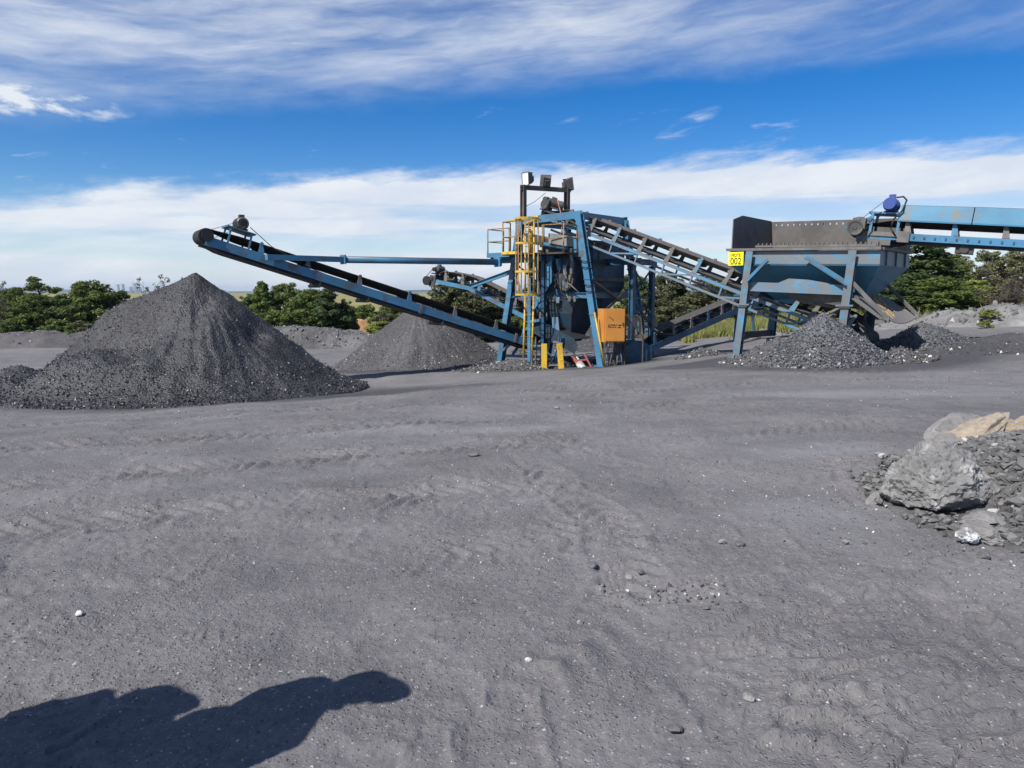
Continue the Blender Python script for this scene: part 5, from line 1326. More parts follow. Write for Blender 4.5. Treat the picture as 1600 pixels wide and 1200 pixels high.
b = MB(); b.box(oc + f_ * .35 + l_ * .3 + UP * .05, (.03, .03, .12), (l_, f_, UP)); b.build('handle', M['steel_dark'], ob)
b = MB(); b.tube(at(929, 488, 26.0), at(945, 573, 25.9), .035, 10); b.build('post', M['yellow'], ob)
b = MB(); b.beam(at(962, 530, 26.3), fz(at(962, 530, 26.3), grd(oc) - .1), .1, .1); b.build('post', M['steel_dark'], ob)
b = MB()
for k in range(11):
    q = oc - UP * .58 + l_ * rk.uniform(-.36, .36) + f_ * rk.uniform(-.2, .25); q2 = Vector((q.x + rk.uniform(-.15, .25), q.y + rk.uniform(-.2, .2), grd(oc) + .0)); b.path([q, lerp(q, q2, .5) + l_ * rk.uniform(-.15, .15), q2], .013, 5)
b.build('cables', M['steel'], ob)

gr_ = empty('guard_rail', T(1.5, -1.9, G(T(1.5, -1.9, 0).x, T(1.5, -1.9, 0).y)), 'low guard frame with two yellow uprights round the foot of the ladder', 'guard rail')
zg = gr_.location.z
ya, yb, yc = at(850, 577, 26.5), at(877, 573.5, 26.3), at(832, 573, 27.0)
for q, lean in ((ya, .0), (yb, -.08)):
    b = MB(); z0 = G(q.x, q.y) - .03; b.chan(Vector((q.x, q.y, z0)), Vector((q.x + lean, q.y, z0 + .92)), .2, .11, .02, 1, Vector((0, -1, 0))); b.build('yellow_upright', M['yellow'], gr_)
b = MB(); q = Vector((yc.x, yc.y, 0)); z0 = G(q.x, q.y) - .03
for dx in (-.02, .12): b.beam(Vector((q.x + dx, q.y, z0)), Vector((q.x + dx, q.y, z0 + 1.15)), .05, .05)
b.beam(Vector((q.x - .08, q.y, z0 + .83)), Vector((ya.x + .05, ya.y, z0 + .86)), .05, .06); b.beam(Vector((ya.x + .35, ya.y + .2, z0 + 1.0)), Vector((yb.x + .05, yb.y, z0 + .95)), .06, .06)
b.beam(Vector((q.x, q.y, z0 + .08)), Vector((ya.x, ya.y, z0 + .05)), .05, .05); b.beam(Vector((ya.x, ya.y + .1, z0 + .16)), Vector((yb.x, yb.y + .1, z0 + .16)), .05, .05); b.build('rails', M['steel'], gr_)
rf = empty('red_frame', at(912, 577, 26.2), 'small red frame with a white roller leaning in the shade under the tower', 'roller frame')
b = MB(); b.beam(at(894, 556, 26.8), at(908, 577, 26.1), .06, .1); b.beam(at(913, 553, 26.6), at(925, 576, 26.2), .04, .05); b.beam(at(899, 563, 26.5), at(917, 562, 26.5), .05, .05); b.build('frame', M['red'], rf)
b = MB(); b.tube(at(905, 568, 26.4), at(912, 577, 26.15), .13, 16); b.build('roller', M['white'], rf)
b = MB(); b.beam(at(892, 546, 26.8), at(906, 564, 26.5), .03, .05); b.build('white_bar', M['white'], rf)
# ------------------------------------------------------------------ feed hopper
HO = Vector((7.1, 22.4, 0))
def H(s, t, z): return HO + E1 * s + E2 * t + UP * z
def zr(s): return 3.02 - .028 * s
S0_, S1_, T0_, T1_ = -.57, 3.68, -.05, 3.05
hp = empty('feed_hopper', (HO.x, HO.y, grd(HO)), 'large blue and grey feed hopper on steel legs with high back wall', 'hopper')
E1t = (H(S1_, 0, zr(S1_)) - H(S0_, 0, zr(S0_))).normalized()
# rim angles
b = MB()
for t_ in (T0_, T1_): b.beam(H(S0_ - .08, t_ - .03 if t_ < 1 else t_, zr(S0_ - .08) - .03), H(S1_ + .04, t_ - .03 if t_ < 1 else t_, zr(S1_) - .03), .16, .07)
for s_ in (S0_, S1_): b.beam(H(s_, T0_ + .08, zr(s_) - .03), H(s_, T1_ - .08, zr(s_) - .03), .14, .07)
b.build('rim', M['steel'], hp)
# band under the rim and tapering sides
def rr_(dz, a, c, e, f, z=None): return [H(a, e, (zr(a) if z is None else z) + dz), H(c, e, (zr(c) if z is None else z) + dz), H(c, f, (zr(c) if z is None else z) + dz), H(a, f, (zr(a) if z is None else z) + dz)]
r0, r1 = rr_(-.08, S0_, S1_, T0_, T1_), rr_(-.47, S0_, S1_, T0_, T1_); r2 = rr_(0, .45, 3.0, 1.0, 2.0, 1.52); r3 = rr_(0, .45, 3.0, 1.0, 2.0, 1.38)
b = MB(); b.add(r0 + r1, [(j, (j + 1) % 4, 4 + (j + 1) % 4, 4 + j) for j in range(4)]); b.build('band', M['blue_worn'], hp)
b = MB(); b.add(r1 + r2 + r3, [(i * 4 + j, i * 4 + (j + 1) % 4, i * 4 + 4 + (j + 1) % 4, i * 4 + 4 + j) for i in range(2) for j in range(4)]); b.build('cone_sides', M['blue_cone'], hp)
for f in (.18, .5, .82):
    b = MB()
    a, c = lerp(r1[1], r1[2], f), lerp(r2[1], r2[2], f); pass
    b.beam(lerp(r0[1], r0[2], f) + E1 * .02, a + E1 * .02, .06, .04, E1); b.build('stiffener', M['blue_dark'], hp)
b = MB(); a = r1[0] - E2 * .012; b.beam(a, r1[1] - E2 * .012, .03, .05)
b.build('stiffener', M['blue_dark'], hp)
# high walls above the rim, with bolt holes along the back wall
b = MB()
z0, z1 = 4.06, 3.92
def zt(s): return z0 + (z1 - z0) * (s - S0_) / (S1_ - S0_)
b.plate([H(S0_, T1_, zr(S0_)), H(S1_, T1_, zr(S1_)), H(S1_, T1_, zt(S1_) - .14), H(S0_, T1_, zt(S0_) - .14)], .03)
n_ = 22; w_ = (S1_ - S0_) / n_
for i in range(n_):
    a = S0_ + i * w_; c = a + w_ - .05; b.plate([H(a, T1_, zt(a) - .141), H(c, T1_, zt(c) - .141), H(c, T1_, zt(c) - .085), H(a, T1_, zt(a) - .085)], .03)
b.plate([H(S0_, T1_, zt(S0_) - .086), H(S1_, T1_, zt(S1_) - .086), H(S1_, T1_, zt(S1_)), H(S0_, T1_, zt(S0_))], .03)
b.build('back_wall', M['inner'], hp)
b = MB(); b.plate([H(S0_, T0_ + .12, zr(S0_)), H(S0_, T1_ - .02, zr(S0_)), H(S0_, T1_ - .02, zt(S0_) + .02), H(S0_, T0_ + .8, zt(S0_) + .03), H(S0_, T0_ + .16, 3.93)], .03); b.build('side_wall', M['inner'], hp)
b = MB(); b.plate([H(S1_, T0_ + .9, zr(S1_)), H(S1_, T1_ - .02, zr(S1_)), H(S1_, T1_ - .02, zt(S1_) - .1), H(S1_, T1_ - .35, zr(S1_) + .2)], .03); b.build('side_wall', M['inner'], hp)
b = MB(); 
for k in range(5): s = .3 + k * .8; b.beam(H(s, T1_ + .05, zr(s)), H(s, T1_ + .05, zt(s) - .05), .07, .06, E1)
b.build('wall_rib', M['steel'], hp)
# toothed grizzly bar across the mouth, dust ledge
b = MB(); b.beam(H(-.2, .95, zr(0) + .12), H(3.3, .95, zr(3) + .1), .05, .06)
for k in range(26): s = -.1 + k * .13; b.box(H(s, .95, zr(s) + .17), (.04, .05, .07), (E1, E2, (UP + E1 * .25).normalized()))
b.build('grizzly_bar', M['steel'], hp)
hc = MB(); vv = []; N = 40; K = 10
for i in range(N + 1):
    for j in range(K + 1):
        s = S0_ + .03 + (S1_ - S0_ - .06) * i / N; t_ = T0_ + .06 + (T1_ - T0_ - .12) * j / K
        vv.append(H(s, t_, zr(s) - .12 + .16 * float(fbm(np.array([[s * 1.3, t_ * 1.3, 2.]]), 3, 5)[0]) + .1 * abs(j / K - .4)))
hc.add(vv, [(i * (K + 1) + j, (i + 1) * (K + 1) + j, (i + 1) * (K + 1) + j + 1, i * (K + 1) + j + 1) for i in range(N) for j in range(K)], True)
o = hc.build('coal_load', M['coal_mid'], None, origin=tuple(H(1.5, 1.5, 2.9))); tag(o, 'dusty coal lying in the mouth of the hopper', 'coal load')
# legs
for (sa, sb, t_) in ((.12, -.2, -.12), (3.02, 2.78, -.12), (.12, -.1, 2.15), (3.02, 2.85, 2.25)):
    top = H(sa, t_, zr(sa) - .08); ft = H(sb, t_, 0); ft.z = grd(ft) - .1; b = MB()
    b.ibeam(ft, top, .21, .21, .028, E2); q = lerp(ft, top, (1.36 - ft.z) / (top.z - ft.z)); b.box(q, (.46, .36, .05), AX); b.box(q - UP * .055, (.3, .3, .03), AX); b.box(ft + UP * .11, (.4, .4, .03), AX)
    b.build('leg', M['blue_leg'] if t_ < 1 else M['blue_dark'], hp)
for a, c, m_ in ((H(.12, -.2, 2.02), H(.72, -.2, 2.62), 'blue'), (H(1.75, -.2, 2.66), H(2.92, -.2, 1.9), 'blue')):
    b = MB(); b.angle(a, c, .12, .02); b.build('brace', M[m_], hp)
b = MB(); b.chan(H(.05, -.05, 1.9), H(2.85, -.05, 1.78), .1, .27, .02, -1 if E1.cross(UP).dot(E2) > 0 else 1); b.build('side_beam', M['blue_worn'], hp)
b = MB(); b.plate([H(.9, -.02, 1.98), H(1.25, -.02, 2.12), H(1.8, -.02, 2.08), H(2.9, -.02, 1.88), H(2.9, -.02, 1.7), H(.9, -.02, 1.85)], .02); b.build('skirt', M['blue_worn'], hp)
b = MB(); b.plate([H(.9, .1, 1.78), H(2.9, .05, 1.66), H(2.9, .3, 1.2), H(1.5, .35, 1.42)], .02); b.plate([H(2.0, .06, 1.7), H(3.2, .0, 1.62), H(3.2, .12, 1.25), H(2.2, .15, 1.42)], .02); b.build('skirt', M['steel'], hp)
b = MB(); b.plate([H(2.2, .5, 2.2), H(2.9, .45, 2.4), H(2.95, .5, 1.75), H(2.35, .7, 1.5)], .02); b.build('patch_plate', M['blue'], hp)
b = MB(); b.path([H(-.1, -.12, .2), H(.4, .2, .36), H(1.2, .9, .42), H(1.6, 1.5, .45)], .035, 8); b.beam(H(-.1, 0, .42), H(-.05, 2.1, .42), .1, .2); b.build('ground_tie', M['steel_dark'], hp)
b = MB(); b.path([H(2.78, -.2, 1.3), H(2.55, -.35, 1.15), H(2.2, -.3, 1.0), H(1.9, -.1, .85)], .045, 8); b.build('bent_pipe', M['steel'], hp)
# lowered tail flap with side flange, struts and spilled scale
fa, fb, fc, fd = at(1342, 462, 20.75), at(1390, 504, 19.3), at(1434, 498, 20.7), at(1386, 464, 22.3)
fl = MB(); N = 14; vv = []
for i in range(N + 1):
    for j in range(N + 1):
        u_, v_ = i / N, j / N; q = lerp(lerp(fa, fb, u_), lerp(fd, fc, u_), v_); q = q - UP * (.13 * math.sin(math.pi * v_) * u_ - .0) + UP * .06 * u_ * u_; vv.append(q)
nn_ = len(vv); fs = [(i * (N + 1) + j, (i + 1) * (N + 1) + j, (i + 1) * (N + 1) + j + 1, i * (N + 1) + j + 1) for i in range(N) for j in range(N)]
vv2 = [q - UP * .02 for q in vv]; rim_ = [i * (N + 1) for i in range(N + 1)] + [N * (N + 1) + j for j in range(1, N + 1)] + [i * (N + 1) + N for i in range(N - 1, -1, -1)] + [j for j in range(N - 1, 0, -1)]
fl.add(vv + vv2, fs + [tuple(nn_ + k for k in f[::-1]) for f in fs] + [(rim_[k], rim_[(k + 1) % len(rim_)], nn_ + rim_[(k + 1) % len(rim_)], nn_ + rim_[k]) for k in range(len(rim_))], True)
fo = fl.build('tail_flap', M['rust_tray'], hp)
b = MB(); b.plate([at(1324, 462, 20.5), at(1342, 462, 20.72), at(1391, 503, 19.27), at(1376, 499, 19.15)], .02); b.build('flange', M['steel'], fo)
for q in (at(1386, 499, 19.25), at(1433, 493, 20.65)): b = MB(); b.box(q, (.1, .05, .2), AX); b.build('lug', M['steel'], fo)
for i, (a, c) in enumerate(((at(1329, 438, 20.4), at(1385, 497, 19.25)), (at(1383, 442, 22.4), at(1432, 491, 20.65)))): b = MB(); b.beam(a, c, .035, .1); b.build('strut', M['steel'], fo)
b = MB(); rk = random.Random(9)
for k in range(42):
    u_, v_ = rk.uniform(.02, .72), rk.gauss(.42, .1); v_ = v_ - .12 * (u_ - .3); q = lerp(lerp(fa, fb, u_), lerp(fd, fc, u_), v_) - UP * (.13 * math.sin(math.pi * max(0, min(1, v_))) * u_ - .06 * u_ * u_ - .014)
    d_ = (fb - fa).normalized(); l2 = (fd - fa).normalized(); sz = rk.uniform(.03, .12)
    pts = [q + d_ * math.cos(a) * sz * rk.uniform(.8, 1.9) + l2 * math.sin(a) * sz * rk.uniform(.3, .6) for a in np.linspace(0, 2 * math.pi, 8)[:-1]]; b.plate(pts, .012)
b.build('tan_scale', M['sawdust'], fo)
sm_ = at(1423, 494, 21.6); vs_, fs_ = scatter(CHIP, np.stack([sm_.x + rng.normal(0, .13, 90), sm_.y + rng.normal(0, .1, 90), sm_.z - .1 + np.abs(rng.normal(0, .05, 90))], 1), rng.uniform(.03, .07, 90), rng)
o = fast_mesh('debris_pile', vs_, None, fs_, M['straw'], origin=tuple(sm_)); tag(o, 'small pile of straw-coloured debris beside the lowered hopper flap', 'debris pile')

# ---- number board
def text_mesh(txt, size, ax, upv, origin, depth, m, name, parent):
    cu = bpy.data.curves.new('t', 'FONT'); cu.body = txt; cu.size = size; cu.align_x = 'CENTER'; cu.extrude = depth
    ob_ = bpy.data.objects.new('t', cu); COL.objects.link(ob_); bpy.context.view_layer.update()
    me = bpy.data.meshes.new_from_object(ob_.evaluated_get(bpy.context.evaluated_depsgraph_get())); bpy.data.objects.remove(ob_)
    nrm = ax.cross(upv).normalized(); vs = [Vector(origin) + ax * v.co.x * .82 + upv * v.co.y + nrm * v.co.z for v in me.vertices]; fs = [tuple(p.vertices) for p in me.polygons]
    return mesh_obj(name, vs, fs, m, parent)
sgc = H(-.33, T0_ - .085, zr(-.33) - .30); sg = empty('number_board', sgc, 'yellow board reading MOTE 002 on the left end of the hopper', 'sign')
b = MB(); b.box(sgc, (.47, .012, .40), AX); b.build('board', M['sign'], sg)
text_mesh('002', .285, E1, UP, sgc - E2 * .012 - UP * .165, .004, M['ink'], 'lettering', sg)
text_mesh('MOTE', .135, E1, UP, sgc - E2 * .012 + UP * .06, .004, M['ink'], 'lettering', sg)
b = MB(); b.beam(sgc + E2 * .03 - E1 * .18 - UP * .2, sgc + E2 * .03 - E1 * .18 - UP * .34, .02, .02); b.build('bracket', M['steel'], sg)

# ---- conveyor 3: covered conveyor coming in from the right
A, B = at(1418, 365, 21.0), at(1575, 373.5, 19.7); dd = (A - B); st3 = dd / 2
n3 = [A - st3 * 7.2, A + st3 * 1.1]
Ls = st3.length
c3_, P3f, L3, lat3 = conveyor('covered_conveyor', 'blue covered conveyor reaching in from the right over the hopper', n3, .95, .85, .2, .2, .2, [Ls * (7.2 - k) for k in (6.5, 5.5, 4.5, 3.5, 2.5, 2.0 - .04, .97, 0)], .26, 'blue', head_clear=1.0)
z_hi = Ls * 7.2 + .28
b0 = None
for (da, dbb, ht, nm) in ((L3 - 8.4, Ls * (7.2 - 1.27), .78, 'cover'), (Ls * (7.2 - 1.25), z_hi, .76, 'cover')):
    b = MB(); pa, u, w = P3f(max(.1, da)); pb = P3f(dbb)[0]
    for s in (-1, 1):
        q = [pa + lat3 * s * .53 + w * .36, pb + lat3 * s * .53 + w * .36, pb + lat3 * s * .45 + w * ht, pa + lat3 * s * .45 + w * (ht + .02)]; b.plate(q, .012)
        b.beam(pa + lat3 * s * .54 + w * .34, pb + lat3 * s * .54 + w * .34, .05, .04, w)
    b.plate([pa + lat3 * -.45 + w * (ht + .02), pb + lat3 * -.45 + w * ht, pb + w * (ht + .05), pa + w * (ht + .07)], .012); b.plate([pa + lat3 * .45 + w * (ht + .02), pb + lat3 * .45 + w * ht, pb + w * (ht + .05), pa + w * (ht + .07)], .012)
    b.build(nm, M['blue_clean'], c3_)
b = MB(); u = P3f(0)[1]; w = P3f(0)[2]
for k in range(34):
    q = P3f(.3 + k * .26)[0] - lat3 * .53 - w * .1; b.box(q, (.045, .02, .06), (u, lat3, w))
b.build('bolt_heads', M['blue_dark'], c3_)
q = P3f(Ls * (7.2 - 1.2))[0]; b = MB(); b.box(q - w * .34, (.42, .75, .2), (u, lat3, w)); b.tube(q - w * .33 - lat3 * .42, q - w * .33 + lat3 * .42, .11, 14); b.build('belt_scraper', M['steel_dark'], c3_)
# drive: stand, motor, drum, belts, hanging cable
p, u, w = P3f(L3 - .62); b = MB()
for du, t0 in ((.28, .0), (-.42, 0)):
    for s in (-1, 1): b.beam(p + u * du + lat3 * s * .5 + w * .0, p + u * du + lat3 * s * .47 + w * .52, .09, .07, u)
b.box(p - u * .08 + w * .54, (.95, 1.0, .05), (u, lat3, w)); b.beam(p + u * .28 - lat3 * .5 + w * .75, p + u * 1.05 - lat3 * .5 + w * .1, .07, .09, w) if False else None
b.beam(p + u * .3 - lat3 * .52 + w * .4, p + u * .95 - lat3 * .52 + w * .05, .05, .07, w)
b.build('motor_stand', M['blue'], c3_)
motor(c3_, p - u * .12 + w * .79 - lat3 * .15, lat3, .2, .66, 'motor_blue')
q = P3f(L3)[0]; b = MB()
b.rings(q - lat3 * .95 + w * .06, q - lat3 * .5 + w * .06, [(0, 0), (0, .05), (.04, .06), (.04, .15), (0, .17), (0, .21), (.12, .21), (.14, .17), (1, .19), (1, 0)], 24); b.build('gearbox', M['motor'], c3_)
b = MB(); b.box(q - lat3 * .62 + w * .2 - u * .05, (.34, .3, .3), (u, lat3, w)); b.rings(q - lat3 * .3 + w * .12, q + lat3 * .3 + w * .12, [(0, 0), (0, .3), (1, .3), (1, 0)], 22); b.build('drum_guard', M['steel'], c3_)
b = MB(); mp = p - u * .12 + w * .79 - lat3 * .62; b.tube(mp - lat3 * .05, mp + lat3 * .05, .16, 18); b.build('motor_sheave', M['motor_blue'], c3_)
b = MB(); b.beam(mp + w * .15 + u * .05, q - lat3 * .78 + w * .22, .03, .014, w); b.beam(mp - w * .15 + u * .0, q - lat3 * .78 - w * .12 - u * .1, .03, .014, w); b.build('drive_belt', M['rubber'], c3_)
b = MB(); mq = p - u * .45 + w * .82 - lat3 * .3; b.path([mq + w * .17 + u * .22, mq + w * .2 + u * .05, mq + w * .1 - u * .06 - lat3 * .1, mq - u * .02 - w * .2 - lat3 * .26, mq + u * .16 - w * .45 - lat3 * .3, mq + u * .2 - w * .7 - lat3 * .3, mq + u * .05 - w * .9 - lat3 * .28], .022, 7); b.build('power_cable', M['rubber'], c3_)
b = MB(); b.beam(q - lat3 * .5 + u * .2 - w * .05, p - u * .5 - lat3 * .52 - w * .05, .08, .12, w); b.box(p - u * .6 - lat3 * .55 - w * .1, (.3, .05, .3), (u, lat3, w)); b.box(p + u * .15 - lat3 * .55 - w * .28, (.9, .05, .16), (u, lat3, w)); b.box(p + u * .05 - lat3 * .6 - w * .45, (.12, .1, .4), (u, lat3, w)); b.build('head_frame', M['steel'], c3_)
for d_ in (1.4,):
    q = P3f(d_)[0]; b = MB()
    for s in (-1, 1): b.beam(q + lat3 * s * .48 - w * .2, Vector((q.x, q.y, grd(q) - .1)) + lat3 * s * .9, .14, .14)
    b.beam(q - lat3 * .6 - UP * 1.2, q + lat3 * .6 - UP * 1.2, .08, .08); b.build('trestle', M['blue'], c3_)
# ------------------------------------------------------------------ foreground stones
def boulder(name, label, c, dims, m, seed, cat='boulder', planes=9, sub=5, rough=.05, rot=(0, 0, 0), group=None, strat=0., rd=1.0, pd=(.5, .85)):
    bm = bmesh.new(); bmesh.ops.create_icosphere(bm, subdivisions=sub, radius=1); P = np.array([v.co[:] for v in bm.verts]); F = [[v.index for v in f.verts] for f in bm.faces]; bm.free()
    r = np.random.default_rng(seed); 
    for _ in range(planes):
        n = r.normal(size=3); n /= np.linalg.norm(n); d = r.uniform(*pd); k = P @ n - d; P = P - np.clip(k, 0, None)[:, None] * n
    D = np.array(dims) / 2; Q = P * D; nr = P / np.linalg.norm(P, axis=1)[:, None]
    h = fbm(P * 1.5 * rd + seed, 4, seed, .6) * rough * 1.5 + ridged(P * 3.0 * rd + seed, 4, seed + 1) * rough * .55 + fbm(P * 9 * rd, 3, seed + 2, .6) * rough * .5
    if strat: h += np.sin(P[:, 2] * strat + fbm(P * 2, 3, seed + 4) * 3) * rough * .55
    Q = Q + nr * h[:, None]
    Rm = np.array(Matrix.Rotation(rot[2], 3, 'Z') @ Matrix.Rotation(rot[1], 3, 'Y') @ Matrix.Rotation(rot[0], 3, 'X')); Q = Q @ Rm.T
    o = fast_mesh(name, Q + np.array(c), None, F, m, smooth=False, origin=tuple(c)); return tag(o, label, cat, group)
# the mound of broken shale the boulders lie on
RX, RY = 4.7, 5.75
BX = at(1467, 748, 5.6).x
M['darkslab'] = rock_mat('rubble_dust', (.085, .083, .083), (.15, .147, .145), 0, 0, 5)
def mound(x, y):
    dx, dy = x - RX, y - RY; d = np.hypot(dx / 1.95, dy / 1.85); p = np.stack([x, y, 0 * x], 1)
    return .42 * sstep(1.0, .12, d + fbm(p * 1.2, 3, 401) * .16) * (1 - .55 * np.exp(-((x - BX) / .45) ** 2 - ((y - 5.25) / .35) ** 2))
gx = np.linspace(2.4, 7.2, 190); gy = np.linspace(3.9, 8.2, 180); XX, YY = np.meshgrid(gx, gy, indexing='ij'); x, y = XX.ravel(), YY.ravel()
mm = mound(x, y); p3 = np.stack([x, y, 0 * x], 1)
z = Garr(x, y) + detail(x, y) + mm + (fbm(p3 * 4, 3, 402) * .035 + np.abs(fbm(p3 * 12, 3, 403)) * .03) * sstep(0, .1, mm) - .03 * sstep(.02, 0, mm)
i = np.arange(189)[:, None] * 180; j = np.arange(179)[None]
rg = np.random.default_rng(410)
n = 30000; qx = RX + rg.normal(0, 1.05, n); qy = RY + rg.normal(0, 1.0, n); qm = mound(qx, qy); k = (qm > .015 * rg.uniform(.3, 2, n)) & (np.hypot((qx - BX) / .38, (qy - 5.55) / .34) > 1); qx, qy, qm = qx[k], qy[k], qm[k]
sz = .014 + .06 * rg.uniform(0, 1, len(qx)) ** 2.6; pos = np.stack([qx, qy, Garr(qx, qy) + detail(qx, qy) + qm + sz * .3], 1)
cv, cf = scatter(SLAB[:4] + CHIP + LUMP[:5], pos, sz * .8, rg, True)
F4 = np.stack([i + j, i + 180 + j, i + 180 + j + 1, i + j + 1], -1).reshape(-1, 4)
V = np.concatenate([np.stack([x, y, z], 1), cv])
o = fast_mesh('rubble_heap', V, F4, cf + len(x), [M['darkslab'], M['shale']], origin=(RX, RY, G(RX, RY))); mi = np.zeros(len(o.data.polygons), np.int32); mi[len(F4):] = 1; o.data.polygons.foreach_set('material_index', mi)
tag(o, 'heap of small broken grey shale under the boulders at the right edge', 'rubble heap')
def gz(x, y): return GD(x, y) + float(mound(np.array([x]), np.array([y]))[0])
def on(px, py, Y): q = at(px, py, Y); return q
b0 = at(1467, 756, 5.6)
boulder('boulder', 'big pale grey boulder with a rough lumpy face, largest rock on the heap', (b0.x, b0.y, b0.z), (.88, .76, .62), M['boulder'], 21, planes=26, sub=6, rough=.036, rot=(.0, .05, .3), rd=1.7, pd=(.7, .93))
q = at(1528, 676, 6.75); boulder('boulder', 'tan layered sandstone slab lying slantwise on top of the heap', q, (.74, .46, .30), M['sandstone'], 12, planes=10, sub=5, rough=.012, rot=(.5, -.42, .1), strat=7)
q = at(1492, 672, 7.15); boulder('boulder', 'flat grey slab behind the tan sandstone slab', q, (.66, .45, .22), M['greyslab'], 13, planes=8, sub=5, rough=.016, rot=(.5, -.42, .15), strat=10)
q = at(1480, 692, 6.5); boulder('boulder', 'small tan-edged grey slab between the big boulder and the sandstone slab', q, (.3, .24, .12), M['greyslab'], 14, planes=7, sub=4, rough=.012, rot=(.3, -.45, 0))
q = at(1597, 676, 6.7); boulder('boulder', 'cream sandstone block at the right edge of the photo', q, (.36, .4, .32), M['sandstone'], 15, planes=9, sub=5, rough=.02, rot=(.2, .2, .6))
q = at(1577, 664, 7.1); boulder('boulder', 'small cream stone between the two sandstone rocks', q, (.2, .2, .12), M['sandstone'], 16, planes=7, sub=4, rough=.012)
q = at(1536, 836, 4.85); boulder('boulder', 'flat grey rock beside the white crystalline stone at the front of the heap', q, (.34, .26, .17), M['greyslab'], 17, planes=9, sub=5, rough=.016, rot=(.1, .1, -.2))
q = at(1514, 836, 4.76); boulder('boulder', 'white crystalline stone at the left of the grey front rock', q, (.15, .1, .11), M['quartz'], 171, planes=9, sub=4, rough=.016, rot=(.1, .1, -.2))
q = at(1571, 729, 5.9); boulder('boulder', 'ochre-stained rock in the middle of the shale heap', q, (.17, .13, .09), M['ochre'], 18, planes=8, sub=4, rough=.012, rot=(.2, .3, 0))
q = at(1588, 735, 5.7); boulder('boulder', 'rounded pale rock on the heap near the right edge', q, (.24, .22, .22), M['boulder'], 19, planes=9, sub=5, rough=.016)
q = at(1540, 772, 5.45); boulder('boulder', 'dark angular rock wedged by the right side of the big boulder', q, (.2, .2, .22), M['greyslab'], 20, planes=10, sub=4, rough=.014)
q = at(1532, 812, 5.1); boulder('boulder', 'broad dark slab in front of the big boulder', q, (.34, .25, .12), M['greyslab'], 21, planes=9, sub=4, rough=.014)
q = at(1368, 780, 5.75); boulder('boulder', 'long flat slab at the left foot of the big boulder', q, (.22, .1, .09), M['greyslab'], 22, planes=8, sub=4, rough=.01, rot=(.1, -.5, .4))
q = at(1572, 692, 6.4); boulder('boulder', 'dark flat slab under the sandstone rocks', q, (.35, .3, .1), M['greyslab'], 23, planes=9, sub=4, rough=.014, rot=(.2, -.1, .2))
# individual shale fragments
prot = []
for kk in range(12):
    vs, fs = hull(11, 1, .78, .42 + .05 * (kk % 4), 500 + kk); me = bpy.data.meshes.new('shale_fragment'); me.from_pydata(vs.tolist(), [], fs.tolist()); me.materials.append(M['shale'] if kk % 3 else M['greyslab']); me.update(); prot.append(me)
cnt = 0; tries = 0; rk = random.Random(44)
while cnt < 230 and tries < 6000:
    tries += 1; x_ = rk.gauss(RX - .25, .85); y_ = rk.gauss(RY - .45, .85); m_ = float(mound(np.array([x_]), np.array([y_]))[0])
    u_ = x_ / y_
    if math.hypot((x_ - BX) / .42, (y_ - 5.55) / .38) < 1: continue
    if m_ < .012 or u_ > .76 or y_ < 3.9: continue
    s_ = (.03 + .075 * rk.random() ** 2.0) * (1 if m_ > .08 else .62)
    me = prot[rk.randrange(12)]; o = bpy.data.objects.new('shale_fragment', me); COL.objects.link(o); o.location = (x_, y_, gz(x_, y_) + s_ * .22); o.rotation_euler = (rk.gauss(0, .35), rk.gauss(0, .35), rk.uniform(0, 6.28)); o.scale = (s_, s_ * rk.uniform(.7, 1.1), s_ * rk.uniform(.8, 1.5))
    tag(o, 'flat grey shale fragment lying on the rubble heap around the boulders', 'stone', 'shale fragments on the rubble heap'); cnt += 1
